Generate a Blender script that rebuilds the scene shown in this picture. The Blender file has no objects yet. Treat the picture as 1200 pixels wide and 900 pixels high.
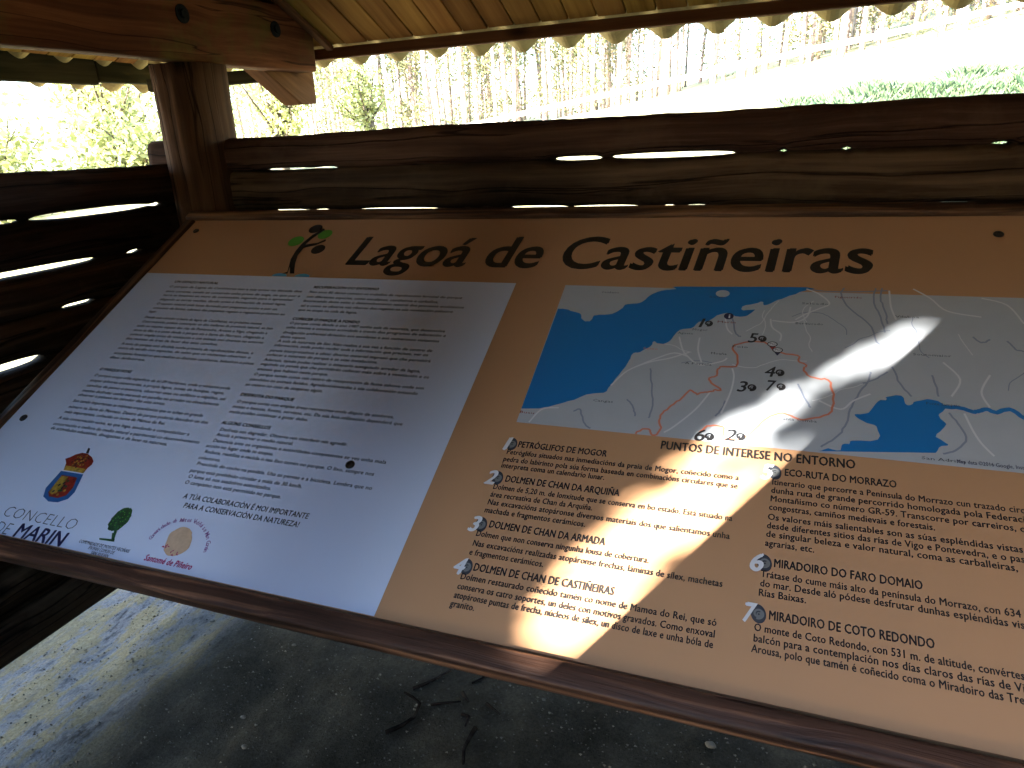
import bpy, bmesh, math, random, json
import numpy as np
from mathutils import Vector, Matrix, Euler, noise
R = math.radians
random.seed(4); rng = np.random.default_rng(7)
S = bpy.context.scene
COL = S.collection
# surveyed numbers: lettering baselines and printed outlines on the panel (u across, v up the slope, metres), log gaps
D = json.loads(r'''{"cam":{"f":806.628,"M":[[0.93718,0.346056,-0.044031],[0.07607,-0.325909,-0.942336],[-0.340451,0.879789,-0.33176]],"tilt":0.504273},"text":[["small_h","heading_text",[["UN ESPAZO NATURAL","",-1.5717,1.124,-1.4164,1.123]]],["small","paragraph_text",[["O parque da Lagoa de Castiñeiras ten a súa orixe na década dos","",-1.5749,1.1037,-1.1304,1.1028],["anos corenta, cando se construíu unha presa de auga, na que por a","",-1.5722,1.0839,-1.1255,1.0848],["terra se levantou un muro de contención, segundo para o aproveitar","",-1.5692,1.0679,-1.1377,1.0695],["alagando as terras veciñas, dando orixe á formación da actual lagoa.","",-1.5678,1.0503,-1.1499,1.0542],["O espazo natural está hoxe formado por pequenas pozas e por un","",-1.5665,1.0329,-1.166,1.0324],["conxunto de fontes, ademais das pequenas regatas e regueiros próximos ao","",-1.5652,1.0157,-1.1324,1.0154],["lugar.","",-1.5686,1.0008,-1.5413,1.0008]]],["small","paragraph_text",[["Dende este mirador á beira da lagoa de Castiñeiras, no próximo monte","",-1.5658,0.9784,-1.1801,0.9781],["Cotorredondo, pódese contemplar un dos mellores da provincia natural, xa ben","",-1.5616,0.962,-1.138,0.9642],["todo no mesmo espazo das rías de Pontevedra, Arousa e Vigo, chegando a","",-1.566,0.9452,-1.1439,0.9487],["verse as illas e a costa dende o parque ata a Serra do Morrazo, chegando a","",-1.5648,0.929,-1.1441,0.9323],["coñecer amplas zonas de vexetación e con animais moi diversos no entorno","",-1.5635,0.9129,-1.1361,0.9153],["dos montes da área de lecer dos seus camiños.","",-1.565,0.8969,-1.263,0.8992]]],["small","paragraph_text",[["A zona do parque está dividida nunha primeira de repoboacións densas, e","",-1.5641,0.878,-1.1435,0.8786],["outra de xardín con especies, de xeito que os visitantes observan o","",-1.5628,0.8625,-1.1421,0.8646],["ecosistema forestal no que medran as distintas castiñeiras, bidueiros e pinos","",-1.5619,0.8441,-1.1218,0.8483],["das árbores.","",-1.5634,0.8288,-1.4429,0.8291]]],["small_h","heading_text",[["O PARQUE HOXE","",-1.5622,0.7871,-1.4561,0.7869]]],["small","paragraph_text",[["O parque ocupa unha superficie de 61,09 hectáreas, onde o visitante pode","",-1.5616,0.7668,-1.1373,0.7661],["atopar árbores centenarias, a propia lagoa, zonas de bosque, regos,","",-1.5607,0.7496,-1.1443,0.7511],["camiños de paseo e aventura, observar aves ou anfibios e réptiles, así","",-1.5572,0.7329,-1.1293,0.7361],["mesmo desfrutar cunha merenda en parellas no arredor ou sinxelamente","",-1.5564,0.7161,-1.1377,0.72],["observar a paisaxe no mirador das súas zonas.","",-1.5579,0.7021,-1.2823,0.7035]]],["small","paragraph_text",[["Son tamén importantes as mámoas arqueolóxicas que se achan en grande","",-1.5573,0.6829,-1.1576,0.6828],["número na Serra do Morrazo. Dentro do parque poderás descubrir un dos","",-1.5542,0.6644,-1.1318,0.6665],["máis importantes, coñecido co nome de Mámoa do Rei.","",-1.5534,0.6485,-1.2415,0.6505]]],["small","paragraph_text",[["A súa conservación esixe, xa que logo, axudando a compatibilizar a","",-1.5554,0.6298,-1.1579,0.6299],["conservación e mellora do medio natural e patrimonial co desenvolvemento","",-1.5549,0.6116,-1.1182,0.6141],["de actividades educativas, divulgativas e de lecer na natureza.","",-1.5513,0.5992,-1.1954,0.5969]]],["small_h","heading_text",[["RECUPERACIÓN DO ENTORNO","",-1.1035,1.1207,-0.9116,1.1211]]],["small","paragraph_text",[["Nos anos 80 deron comezo os traballos de repoboación forestal do parque","",-1.1064,1.1023,-0.6763,1.0998],["con diferentes especies, como eucaliptos, castiñeiros e carballos,","",-1.1043,1.0842,-0.7317,1.0818],["favorecendo deste xeito o desenvolvemento natural dos procesos ecolóxicos","",-1.1056,1.0679,-0.6606,1.068],["tal e como se observa nas ribeiras dos regatos na súa vexetación palustre","",-1.1034,1.0503,-0.683,1.052],["que se atopa na cola da lagoa.","",-1.1022,1.0345,-0.9308,1.034]]],["small_h","heading_text",[["COÑECER O PARQUE A FONDO","",-1.1014,1.0018,-0.9092,0.9995]]],["small","paragraph_text",[["O parque conta dende o ano 1987 cunha aula da natureza, que desenvolve","",-1.1002,0.9866,-0.6781,0.9872],["unha intensa e constante actividade a través dos programas de educación e","",-1.1015,0.9713,-0.671,0.974],["divulgación ambiental dirixidos aos escolares e aos numerosos visitantes","",-1.1011,0.9534,-0.6809,0.9556],["deste espazo.","",-1.0999,0.9386,-1.0258,0.9385]]],["small","paragraph_text",[["A aula da natureza de San Xián realiza á súa vez a función de centro de","",-1.0987,0.9241,-0.6856,0.9246],["información, onde podes recibir toda a información que precises, ver os","",-1.1,0.9095,-0.6907,0.9111],["paneis interpretativos e obter diverso material impreso que che permitirá","",-1.1019,0.8921,-0.6777,0.8941],["coñecer a natureza do parque e as súas instalacións.","",-1.1031,0.8779,-0.8024,0.8789],["Ademais, tamén podes realizar o itinerario autoguiado arredor da lagoa,","",-1.1004,0.8613,-0.6898,0.8626],["seguindo os paneis que che permitirán coñecer máis sobre a vexetación e os","",-1.1016,0.8474,-0.6635,0.8478],["animais que habitan neste parque.","",-1.1011,0.831,-0.9076,0.8325],["O parque tamén conta cun centro de recuperación da fauna salvaxe onde son","",-1.1007,0.8148,-0.6629,0.8164],["atendidos os animais feridos. Agradecerémosche a túa colaboración avisando","",-1.1026,0.7987,-0.6708,0.8013],["ao centro no caso de atopares algún.","",-1.1044,0.7826,-0.8961,0.7854]]],["small_h","heading_text",[["DESFRUTA DO PARQUE","",-1.0991,0.7522,-0.9546,0.7506]]],["small","paragraph_text",[["O parque conta con amplas áreas recreativas onde dispós de asadores,","",-1.0956,0.7323,-0.6976,0.7381],["mesas e bancos, fontes, servizos, etc. Da súa boa utilización dependerá que","",-1.0975,0.7171,-0.6716,0.7234],["mañá poidan continuar a gozar deles.","",-1.0971,0.7023,-0.8897,0.7057]]],["small_h","heading_text",[["ALGÚNS CONSELLOS","",-1.097,0.6708,-0.968,0.6716]]],["small","paragraph_text",[["Desfruta sen degradar. Observa sen interferir nin agredir.","",-1.0894,0.6528,-0.7677,0.6586],["Axuda a preservar o medio natural.","",-1.0891,0.6388,-0.891,0.64],["Denuncia ante os organismos e autoridades competentes se ves unha mala","",-1.0873,0.6228,-0.6664,0.6287],["acción no lugar onde te atopas.","",-1.0954,0.6081,-0.9218,0.6096],["Reduce, reutiliza e recicla o teu lixo tamén no parque. O lixo, sempre nos","",-1.0894,0.5931,-0.6799,0.5967],["colectores.","",-1.0939,0.5769,-1.0364,0.5784],["Prescinde do coche na posible. Usa as pernas e a bicicleta. Lembra que no","",-1.088,0.5624,-0.6697,0.5671],["parque está prohibido circular a máis de 30 km/h.","",-1.093,0.5443,-0.8166,0.5485],["O lume só nos asadoiros autorizados.","",-1.0873,0.5302,-0.8807,0.5347],["O campismo non está permitido no parque.","",-1.0856,0.5157,-0.8486,0.518]]],["slogan","slogan_text",[["A TÚA COLABORACIÓN É MOI IMPORTANTE","",-1.0663,0.4837,-0.769,0.4874],["PARA A CONSERVACIÓN DA NATUREZA!","",-1.0518,0.464,-0.7796,0.4692]]],["thin","town_hall_text",[["CONCELLO","",-1.4796,0.3749,-1.2702,0.3815]]],["title","title_text",[["Lagoá de Castiñeiras","",-1.0681,1.2187,0.1911,1.2373]]],["logo_small","estate_text",[["COMUNIDADE DE MONTES VECIÑAIS","",-1.2341,0.3538,-1.1027,0.3548],["EN MAN COMÚN DE","",-1.2013,0.3455,-1.1342,0.3455],["SAN XULIÁN","",-1.1868,0.3369,-1.1421,0.3368]]],["piñeiro","parish_text",[["Santomé de Piñeiro","",-1.0601,0.3472,-0.9475,0.3504]]],["sect","section_text",[["PUNTOS DE INTERESE NO ENTORNO","",-0.1608,0.7302,0.1505,0.736]]],["h","heading_text",[["PETRÓGLIFOS DE MOGOR","",-0.4195,0.6991,-0.251,0.7027]]],["body","paragraph_text",[["Petróglifos situados nas inmediacións da praia de Mogor, coñecido como a","",-0.4361,0.6809,-0.0251,0.6839],["pedra do labirinto pola súa forma baseada en combinacións circulares que se","",-0.4376,0.6641,-0.0259,0.6684],["interpreta coma un calendario lunar.","",-0.4372,0.6496,-0.2451,0.6509]]],["h","heading_text",[["DOLMEN DE CHAN DA ARQUIÑA","",-0.4209,0.6209,-0.2137,0.6232]]],["body","paragraph_text",[["Dolmen de 5,20 m. de lonxitude que se conserva en bo estado. Está situado na","",-0.4382,0.6026,-0.0285,0.6037],["área recreativa de Chan da Arquiña.","",-0.4378,0.5863,-0.2529,0.5888],["Nas excavacións atopáronse diversos materiais dos que salientamos unha","",-0.4382,0.5701,-0.0296,0.5711],["machada e fragmentos cerámicos.","",-0.4384,0.5534,-0.2579,0.5547]]],["h","heading_text",[["DOLMEN DE CHAN DA ARMADA","",-0.4214,0.5262,-0.2197,0.5263]]],["body","paragraph_text",[["Dolmen que non conserva ningunha lousa de cobertura.","",-0.4386,0.5065,-0.1462,0.5083],["Nas excavacións realizadas atopáronse frechas, láminas de sílex, machetas","",-0.4384,0.4876,-0.0331,0.4901],["e fragmentos cerámicos.","",-0.4387,0.4706,-0.3087,0.4724]]],["h","heading_text",[["DOLMEN DE CHAN DE CASTIÑEIRAS","",-0.4225,0.4443,-0.1895,0.4467]]],["body","paragraph_text",[["Dolmen restaurado coñecido tamén co nome de Mamoa do Rei, que só","",-0.439,0.426,-0.0357,0.429],["conserva os catro soportes, un deles con motivos gravados. Como enxoval","",-0.4382,0.4088,-0.0365,0.4135],["atopáronse puntas de frecha, núcleos de sílex, un disco de laxe e unha bóla de","",-0.4385,0.3931,-0.0372,0.3972],["granito.","",-0.4396,0.3781,-0.3978,0.3787]]],["h","heading_text",[["ECO-RUTA DO MORRAZO","",0.045,0.7028,0.2084,0.7072]]],["body","paragraph_text",[["Itinerario que percorre a Península do Morrazo cun trazado circ","ular.",0.0268,0.6823,0.3736,0.6877],["dunha ruta de grande percorrido homologada pola Federaci","ón de",0.0263,0.6663,0.3714,0.6719],["Montañismo co número GR-59. Transcorre por carreiros, c","orredoiras,",0.0258,0.6501,0.3688,0.6544],["congostras, camiños medievais e forestais.","",0.0247,0.634,0.2552,0.6379],["Os valores máis salientables son as súas espléndidas vistas","",0.0238,0.6156,0.3619,0.6201],["desde diferentes sitios das rías de Vigo e Pontevedra, e o pas","o",0.0233,0.6,0.3618,0.6057],["de singular beleza e valor natural, coma as carballeiras,","",0.0229,0.5848,0.3514,0.5889],["agrarias, etc.","",0.0225,0.5687,0.0917,0.5704]]],["h","heading_text",[["MIRADOIRO DO FARO DOMAIO","",0.0364,0.5352,0.2321,0.5403]]],["body","paragraph_text",[["Trátase do cume máis alto da península do Morrazo, con 634 ","m",0.0194,0.5161,0.3456,0.5202],["do mar. Desde aló pódese desfrutar dunhas espléndidas vis","tas",0.0191,0.5008,0.3472,0.5045],["Rías Baixas.","",0.0177,0.4856,0.0821,0.4864]]],["h","heading_text",[["MIRADOIRO DE COTO REDONDO","",0.0334,0.4521,0.2401,0.4559]]],["body","paragraph_text",[["O monte de Coto Redondo, con 531 m. de altitude, convértes","e",0.0152,0.4318,0.3374,0.4367],["balcón para a contemplación nos días claros das rías de Vi","go",0.0151,0.416,0.3352,0.4213],["Arousa, polo que tamén é coñecido coma o Miradoiro das Tre","s",0.0138,0.4007,0.3328,0.4052]]]],"de":[-1.413,0.3382,-1.2729,0.3403],"marks":[["1",-0.4385,0.6945],["2",-0.4427,0.6167],["3",-0.4422,0.5193],["4",-0.4414,0.4386],["5",0.0235,0.6971],["6",0.0168,0.5296],["7",0.013,0.4479]],"mapmarks":[["1",-0.129,1.0447],["5",-0.0249,1.0086],["3",-0.0357,0.8797],["4",0.0107,0.9216],["7",0.0139,0.887],["6",-0.0987,0.7574],["2",-0.0468,0.7642]],"sea":[[-0.4357,1.0809],[-0.4189,1.0805],[-0.3978,1.0734],[-0.3795,1.065],[-0.3771,1.0542],[-0.3654,1.0443],[-0.3543,1.049],[-0.3509,1.064],[-0.3348,1.0677],[-0.3123,1.0718],[-0.2968,1.0876],[-0.2902,1.1017],[-0.2726,1.1067],[-0.2553,1.1132],[-0.2406,1.1361],[-0.22,1.151],[-0.1892,1.1581],[-0.1768,1.167],[0.07,1.1749],[0.0575,1.1598],[0.0306,1.1414],[0.0108,1.1286],[-0.0081,1.1159],[-0.0111,1.1262],[-0.0256,1.1202],[-0.0497,1.1097],[-0.0472,1.0982],[-0.0245,1.1021],[-0.038,1.0835],[-0.0524,1.0788],[-0.0607,1.0795],[-0.078,1.0887],[-0.0973,1.0798],[-0.1108,1.0636],[-0.1305,1.0585],[-0.1434,1.0387],[-0.1655,1.0321],[-0.1773,1.0064],[-0.188,0.9921],[-0.2049,0.9908],[-0.2124,0.9951],[-0.2162,0.9813],[-0.2346,0.9629],[-0.2469,0.9594],[-0.2507,0.9471],[-0.2533,0.9327],[-0.2654,0.8967],[-0.2766,0.8673],[-0.2854,0.8486],[-0.3176,0.8407],[-0.3393,0.8241],[-0.3738,0.8071],[-0.4019,0.7951],[-0.4377,0.791]],"bay":[[0.0964,0.7597],[0.1113,0.7677],[0.13,0.766],[0.1332,0.7789],[0.143,0.7802],[0.1478,0.7887],[0.1861,0.7957],[0.1852,0.8237],[0.1706,0.8293],[0.1546,0.8414],[0.1573,0.8472],[0.1745,0.8523],[0.1899,0.8801],[0.2019,0.8836],[0.2036,0.8914],[0.2261,0.8968],[0.2309,0.8799],[0.2391,0.877],[0.2486,0.8867],[0.272,0.8927],[0.2909,0.8791],[0.2808,0.863],[0.2811,0.852],[0.2887,0.8411],[0.2729,0.8186],[0.2723,0.8114],[0.2873,0.7995],[0.2774,0.7947],[0.2684,0.7798],[0.2622,0.7621]],"island":[-0.0918,1.1474],"river":[[0.2883,0.8788],[0.3118,0.8787],[0.3294,0.8724],[0.3381,0.8753],[0.3508,0.8804],[0.3631,0.8746],[0.3821,0.8841],[0.3997,0.8681],[0.4162,0.863]],"route":[[[-0.2077,0.7568],[-0.1975,0.7699],[-0.1833,0.7678],[-0.1805,0.7603],[-0.1703,0.7602],[-0.1648,0.7772],[-0.1712,0.7932],[-0.1668,0.812],[-0.1579,0.8255],[-0.1478,0.8391],[-0.1405,0.8462],[-0.1333,0.8597],[-0.1265,0.8711],[-0.1201,0.8696],[-0.1114,0.862],[-0.1073,0.8667],[-0.0984,0.8698],[-0.0865,0.8732],[-0.0809,0.878],[-0.0701,0.876],[-0.077,0.8848],[-0.0923,0.8997],[-0.0945,0.9058],[-0.0813,0.9137],[-0.0813,0.9303],[-0.0711,0.9379],[-0.0488,0.94],[-0.0488,0.9706],[-0.0578,0.9837],[-0.0557,0.9979],[-0.0374,1.0064],[-0.0109,1.0097],[0.0097,1.0032],[0.0288,0.9841],[0.0583,0.9787],[0.0609,0.9634],[0.0743,0.9548],[0.0701,0.9446],[0.0762,0.9302],[0.0934,0.9234],[0.1111,0.921],[0.1174,0.897],[0.1201,0.8673],[0.1112,0.841],[0.0903,0.8308],[0.0658,0.824],[0.0448,0.8331],[0.0266,0.8309],[0.0044,0.8107],[-0.012,0.7838],[-0.0314,0.7662],[-0.0542,0.767],[-0.0574,0.7799],[-0.0598,0.7921],[-0.0812,0.7912],[-0.0911,0.7834],[-0.0995,0.7707]]],"rivers":[[[0.1414,1.1754],[0.1349,1.1569],[0.1497,1.1148],[0.1814,1.0733],[0.1915,1.0324],[0.1994,1.0173]],
[[0.1968,1.1778],[0.1922,1.1345],[0.2025,1.0936],[0.2079,1.0519]],
[[0.2089,1.1783],[0.2046,1.1476],[0.2105,1.111],[0.2132,1.0754]],
[[0.1803,0.9487],[0.1769,0.9277],[0.1597,0.8935],[0.1456,0.8566],[0.1371,0.8177],[0.1211,0.7899],[0.1002,0.7691]],
[[0.2076,0.9514],[0.1865,0.9307],[0.1657,0.9183]],
[[0.215,0.9646],[0.2263,0.9246],[0.2416,0.8965]],
[[0.2765,0.9498],[0.2818,0.9204],[0.2827,0.901]],
[[0.2947,0.8665],[0.3078,0.839],[0.3136,0.8133],[0.297,0.7888],[0.2785,0.7795]],
[[-0.2075,0.9206],[-0.1962,0.8702],[-0.1881,0.8282],[-0.191,0.7969]],
[[-0.3337,0.7966],[-0.3216,0.8023],[-0.3082,0.7724],[-0.2924,0.76]],
[[-0.2378,0.8375],[-0.223,0.8179],[-0.2164,0.7979]],
[[-0.067,1.0766],[-0.0569,1.0325],[-0.0464,1.0212]],
[[0.0609,0.9076],[0.0759,0.8683],[0.0831,0.8533]],
[[0.3998,1.0442],[0.4097,1.0238],[0.4218,1.0206]],
[[0.3488,1.0511],[0.3603,1.0368],[0.3744,1.0465]],
[[0.0539,1.1715],[0.1257,1.1642],[0.2176,1.171]],
[[-0.0604,0.8531],[-0.066,0.832],[-0.0747,0.8149]]],"roads":[[[0.0701,1.1696],[0.0943,1.1549],[0.1131,1.1277],[0.0946,1.1116],[0.0716,1.0952],[0.0518,1.0767]],
[[0.0061,1.0762],[0.0104,1.0519],[0.0268,1.0339],[0.0261,1.015]],
[[-0.1638,1.0124],[-0.1525,0.9769],[-0.1404,0.9591],[-0.1154,0.9384],[-0.077,0.9509],[-0.0669,0.961]],
[[-0.2752,0.8686],[-0.2508,0.9096],[-0.2133,0.9363],[-0.1739,0.9515],[-0.1386,0.971]],
[[-0.1404,0.9591],[-0.1677,0.9662],[-0.1986,0.9493],[-0.2362,0.9225]],
[[-0.0802,1.0757],[-0.0741,1.0436],[-0.0629,1.0272]],
[[-0.0553,0.935],[-0.0505,0.9134],[-0.0533,0.8746],[-0.0651,0.8221]],
[[-0.0893,0.8708],[-0.1104,0.8268],[-0.1428,0.7827],[-0.1587,0.767]],
[[0.2206,1.1712],[0.2213,1.1238],[0.2282,1.0882]],
[[0.2624,1.1781],[0.2896,1.152],[0.3148,1.1172],[0.368,1.1041]],
[[0.2961,0.9825],[0.3183,0.9439],[0.3018,0.9031]],
[[0.3167,0.8673],[0.325,0.8323],[0.334,0.8074],[0.3484,0.7841]],
[[0.0095,1.0715],[0.0489,1.0692],[0.0718,1.0854],[0.079,1.1157]],
[[0.0967,0.8706],[0.1308,0.8549],[0.1513,0.8767],[0.1785,0.8955]],
[[0.374,1.1563],[0.4124,1.1393],[0.4318,1.0902]],
[[0.3638,0.9584],[0.3466,0.9176],[0.3548,0.8846]],
[[-0.4129,0.7595],[-0.3963,0.7936],[-0.3639,0.8017]],
[[-0.1237,1.013],[-0.1232,0.9794],[-0.1129,0.9454]]],"places":[["Marín","r",-0.077,1.0583,0.036],["Bueu","r",-0.4238,0.7796,0.03],["Mogor","b",-0.1259,1.0325,0.03],["Aguete","b",-0.153,1.0206,0.03],["Seixo","o",-0.2155,0.9717,0.03],["Salcedo","b",0.0867,1.1225,0.05],["Figueirido","r",0.1471,1.1447,0.05],["Vilaboa","b",0.2471,1.0941,0.04],["Cangas","b",-0.2831,0.8249,0.04],["A Portela","b",-0.1185,0.9381,0.05],["Moaña","b",-0.0834,0.9687,0.03],["Santa Comba","b",0.0632,0.8199,0.06],["Soutomaior","b",0.2801,0.9959,0.06],["Berducedo","b",0.0768,1.0638,0.05],["Combarro","b",-0.33,1.1374,0.04],["Poio","b",-0.0457,0.9905,0.03],["Ponte Sampaio","b",0.2873,0.8806,0.05],["San Adrián","b",0.2771,0.7642,0.06],["Illa de Tambo","b",-0.1025,1.1333,0.03]],"mapcredit":[0.2957,0.7635,0.3849,0.7657],"map":[-0.438,0.757,1.16],"logo":{"trunk":[[-1.2314,1.1746],[-1.2191,1.1821],[-1.2393,1.2363],[-1.2437,1.2739],[-1.2411,1.3047],[-1.2283,1.3442],[-1.2052,1.3763],[-1.1981,1.3682],[-1.2197,1.3284],[-1.2275,1.301],[-1.1921,1.3091],[-1.1723,1.3248],[-1.1682,1.3171],[-1.1915,1.2976],[-1.2247,1.2857],[-1.2253,1.2516],[-1.2129,1.2149],[-1.1934,1.1759],[-1.2069,1.1754],[-1.2232,1.2036],[-1.215,1.1751]],"dots":[[-1.2331,1.3743,0.021,"k"],[-1.2678,1.3162,0.024,"g"],[-1.1875,1.3483,0.022,"g"],[-1.174,1.2807,0.021,"k"]],"water":[[-1.2362,1.178],[-1.1631,1.1804]]},"crest":{"shield":[[-1.4194,0.4989],[-1.3576,0.4989],[-1.3532,0.4996],[-1.3381,0.4558],[-1.3415,0.4382],[-1.3606,0.4268],[-1.3864,0.4248],[-1.4105,0.4338],[-1.4224,0.4537],[-1.4209,0.4761]],"inner":[[-1.4076,0.4893],[-1.3616,0.4894],[-1.3512,0.4646],[-1.3529,0.445],[-1.3694,0.436],[-1.395,0.4362],[-1.4064,0.4453],[-1.4066,0.4694]],"gold":[[-1.4057,0.4873],[-1.3858,0.488],[-1.3793,0.4516],[-1.392,0.441],[-1.4041,0.4456],[-1.4066,0.4694]],"crown":[[-1.4144,0.5019],[-1.4228,0.5191],[-1.4349,0.5291],[-1.4248,0.5352],[-1.4166,0.5434],[-1.4019,0.5501],[-1.3861,0.5499],[-1.3671,0.5432],[-1.3534,0.5336],[-1.3506,0.5248],[-1.3546,0.5151],[-1.355,0.5016]],"base":[[-1.4144,0.5019],[-1.4171,0.513],[-1.3573,0.5125],[-1.355,0.5016]],"cross":[[-1.3926,0.5514],[-1.3971,0.565],[-1.3905,0.5635],[-1.3838,0.5503]]},"tree":{"crown":[-1.1763,0.416],"trunk":[[-1.171,0.3858],[-1.168,0.3863],[-1.1746,0.4006],[-1.1686,0.4016],[-1.1602,0.3838],[-1.1543,0.3716],[-1.1615,0.3722]],"base":[[-1.1919,0.3707],[-1.1544,0.3744],[-1.1522,0.3691],[-1.189,0.3674]]},"parish":{"blob":[[-1.0301,0.3732],[-1.035,0.3851],[-1.0406,0.4063],[-1.0312,0.4191],[-1.0168,0.4254],[-0.9988,0.4209],[-0.9865,0.4082],[-0.9788,0.3877],[-0.9869,0.3738],[-1.0015,0.3658],[-1.0155,0.3651]],"pink":[[-1.0337,0.378],[-1.027,0.3828],[-1.0105,0.3749],[-0.9948,0.3706],[-1.007,0.3648],[-1.0203,0.366]],"arc":[[-1.0719,0.386],[-1.0703,0.4031],[-1.0622,0.4177],[-1.0477,0.4297],[-1.0261,0.4352],[-1.0042,0.437],[-0.9801,0.4297],[-0.9604,0.4164],[-0.9483,0.4021],[-0.9436,0.3868]]},"pins":[[0.0129,0.9999],[0.0228,0.9847]],"info":[-0.0738,1.0787],"screws":[[-1.6642,1.3638],[-1.6611,0.6196],[-0.7397,0.6122],[0.4263,1.3542]],"band":[[[0.0569,0.8968],[0.1418,0.9772],[0.2192,1.0504],[0.3174,1.115],[0.2767,1.039],[0.2106,0.9579],[0.1314,0.9231]],
[[-0.1026,0.7588],[-0.0562,0.8053],[0.012,0.8673],[0.061,0.9013],[0.0801,0.8688],[0.0727,0.8249],[0.0157,0.7968],[-0.0528,0.7672]],
[[0.0821,0.7524],[0.1172,0.8189],[0.1505,0.8343],[0.1642,0.8588],[0.0979,0.7406]],
[[-0.3333,0.3112],[-0.2213,0.3181],[-0.1042,0.4985],[-0.0011,0.6256],[-0.0566,0.6578],[-0.1634,0.6242],[-0.2388,0.5669],[-0.291,0.4818]],
[[-0.2388,0.5669],[-0.1916,0.6634],[-0.1207,0.7281],[-0.0396,0.7803],[0.0578,0.7706],[0.104,0.8042],[0.0721,0.7282],[-0.0009,0.6225],[-0.1621,0.616]],
[[-0.0461,0.7718],[0.0701,0.8188],[0.0842,0.7833],[0.045,0.7509],[-0.0356,0.7307]]],"keep":[0.0,0.0,0.09,0.0,0.045,0.05],"bgap":[[[-1.5715,-1.3718,0.006],[-1.362,-1.261,0.005],[-0.5879,-0.4387,0.01],[-0.4297,-0.1068,0.013],[-0.0058,0.0133,0.006],[0.1371,0.1641,0.007],[0.4419,0.4827,0.006]],
[[-1.5663,-1.3885,0.006],[-1.3816,-1.3027,0.006],[-1.2934,-1.2349,0.004],[-1.2341,-0.9297,0.008],[-0.9159,-0.905,0.003],[-0.8401,-0.8241,0.003],[-0.7948,-0.7634,0.006],[-0.7321,-0.5332,0.009],[-0.5332,-0.3343,0.008],[-0.2879,-0.2379,0.006],[-0.2251,-0.1618,0.006],[0.3118,0.4553,0.003]]],"lgap":[[[1.1615,1.3268,0.008],[1.3385,1.7441,0.017],[1.7475,1.8042,0.01]],
[[1.0641,1.5189,0.014],[1.6149,1.6885,0.008]],
[[1.3545,1.4858,0.009]],
[[1.0341,1.2862,0.022]]]}''')

# ------------------------------------------------------------ camera
CM = D['cam']['M']
cam = bpy.data.cameras.new('camera'); camo = bpy.data.objects.new('camera', cam); COL.objects.link(camo)
r0, r1, r2 = [Vector(v) for v in CM]
mw = Matrix((r0, -r1, -r2)).transposed().to_4x4()
camo.matrix_world = mw
cam.sensor_width = 36; cam.lens = 36 * D['cam']['f'] / 1200.0
cam.clip_start = 0.02; cam.clip_end = 2000
S.camera = camo
# ------------------------------------------------------------ light
AZ, EL = -38.6, 16.0
SUN = Vector((math.sin(R(AZ)) * math.cos(R(EL)), -math.cos(R(AZ)) * math.cos(R(EL)), math.sin(R(EL))))
w = bpy.data.worlds.new('World'); S.world = w; w.use_nodes = True
wn = w.node_tree; bg = wn.nodes['Background']
sky = wn.nodes.new('ShaderNodeTexSky'); sky.sky_type = 'NISHITA'; sky.sun_disc = False
sky.sun_elevation = R(EL); sky.sun_rotation = math.atan2(SUN.x, SUN.y)
sky.air_density = 1.0; sky.dust_density = 1.0; sky.ozone_density = 2.0
wn.links.new(sky.outputs[0], bg.inputs[0]); bg.inputs[1].default_value = 0.15
sl = bpy.data.lights.new('sun', 'SUN'); sl.energy = 5.0; sl.angle = R(0.53); sl.color = (1.0, 0.95, 0.87)
so = bpy.data.objects.new('sun', sl); COL.objects.link(so); so.rotation_euler = SUN.to_track_quat('Z', 'Y').to_euler()
S.view_settings.view_transform = 'Standard'; S.view_settings.look = 'None'
S.view_settings.exposure = 3.75; S.view_settings.gamma = 1.0
S.cycles.max_bounces = 8; S.cycles.diffuse_bounces = 5

TILT = D['cam']['tilt']; CT, ST = math.cos(TILT), math.sin(TILT)
G = -1.6                      # ground level under the roof; the eye is at the origin
WORLD = {}                    # world matrices of the roots

# ------------------------------------------------------------ helpers
def tag(o, label=None, cat=None, group=None, kind=None):
    if label: o['label'] = label
    if cat: o['category'] = cat
    if group: o['group'] = group
    if kind: o['kind'] = kind
    return o
def empty(name, loc, rot=(0, 0, 0)):
    o = bpy.data.objects.new(name, None); COL.objects.link(o); o.empty_display_size = .2
    o.location = loc; o.rotation_euler = rot
    WORLD[o.name] = Matrix.Translation(loc) @ Euler(rot).to_matrix().to_4x4()
    return o
def link(name, me, mat, parent=None, M=None):
    o = bpy.data.objects.new(name, me); COL.objects.link(o)
    if mat and not me.materials: me.materials.append(mat)
    M = M or Matrix.Identity(4)
    if parent is not None:
        o.parent = parent
        o.matrix_basis = WORLD[parent.name].inverted() @ M
    else: o.matrix_basis = M
    WORLD[o.name] = M
    return o
def mesh(name, v, f, smooth=False):
    me = bpy.data.meshes.new(name); me.from_pydata(v, [], f); me.update()
    if smooth: me.polygons.foreach_set('use_smooth', [True] * len(me.polygons))
    return me
def quads(name, V, smooth=False):          # V (n,4,3) numpy -> mesh of loose quads
    n = len(V); me = bpy.data.meshes.new(name)
    me.vertices.add(4 * n); me.vertices.foreach_set('co', V.reshape(-1).astype(np.float32))
    me.loops.add(4 * n); me.loops.foreach_set('vertex_index', np.arange(4 * n, dtype=np.int32))
    me.polygons.add(n); me.polygons.foreach_set('loop_start', np.arange(0, 4 * n, 4, dtype=np.int32))
    me.polygons.foreach_set('loop_total', np.full(n, 4, dtype=np.int32)); me.update(calc_edges=True)
    return me
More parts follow.
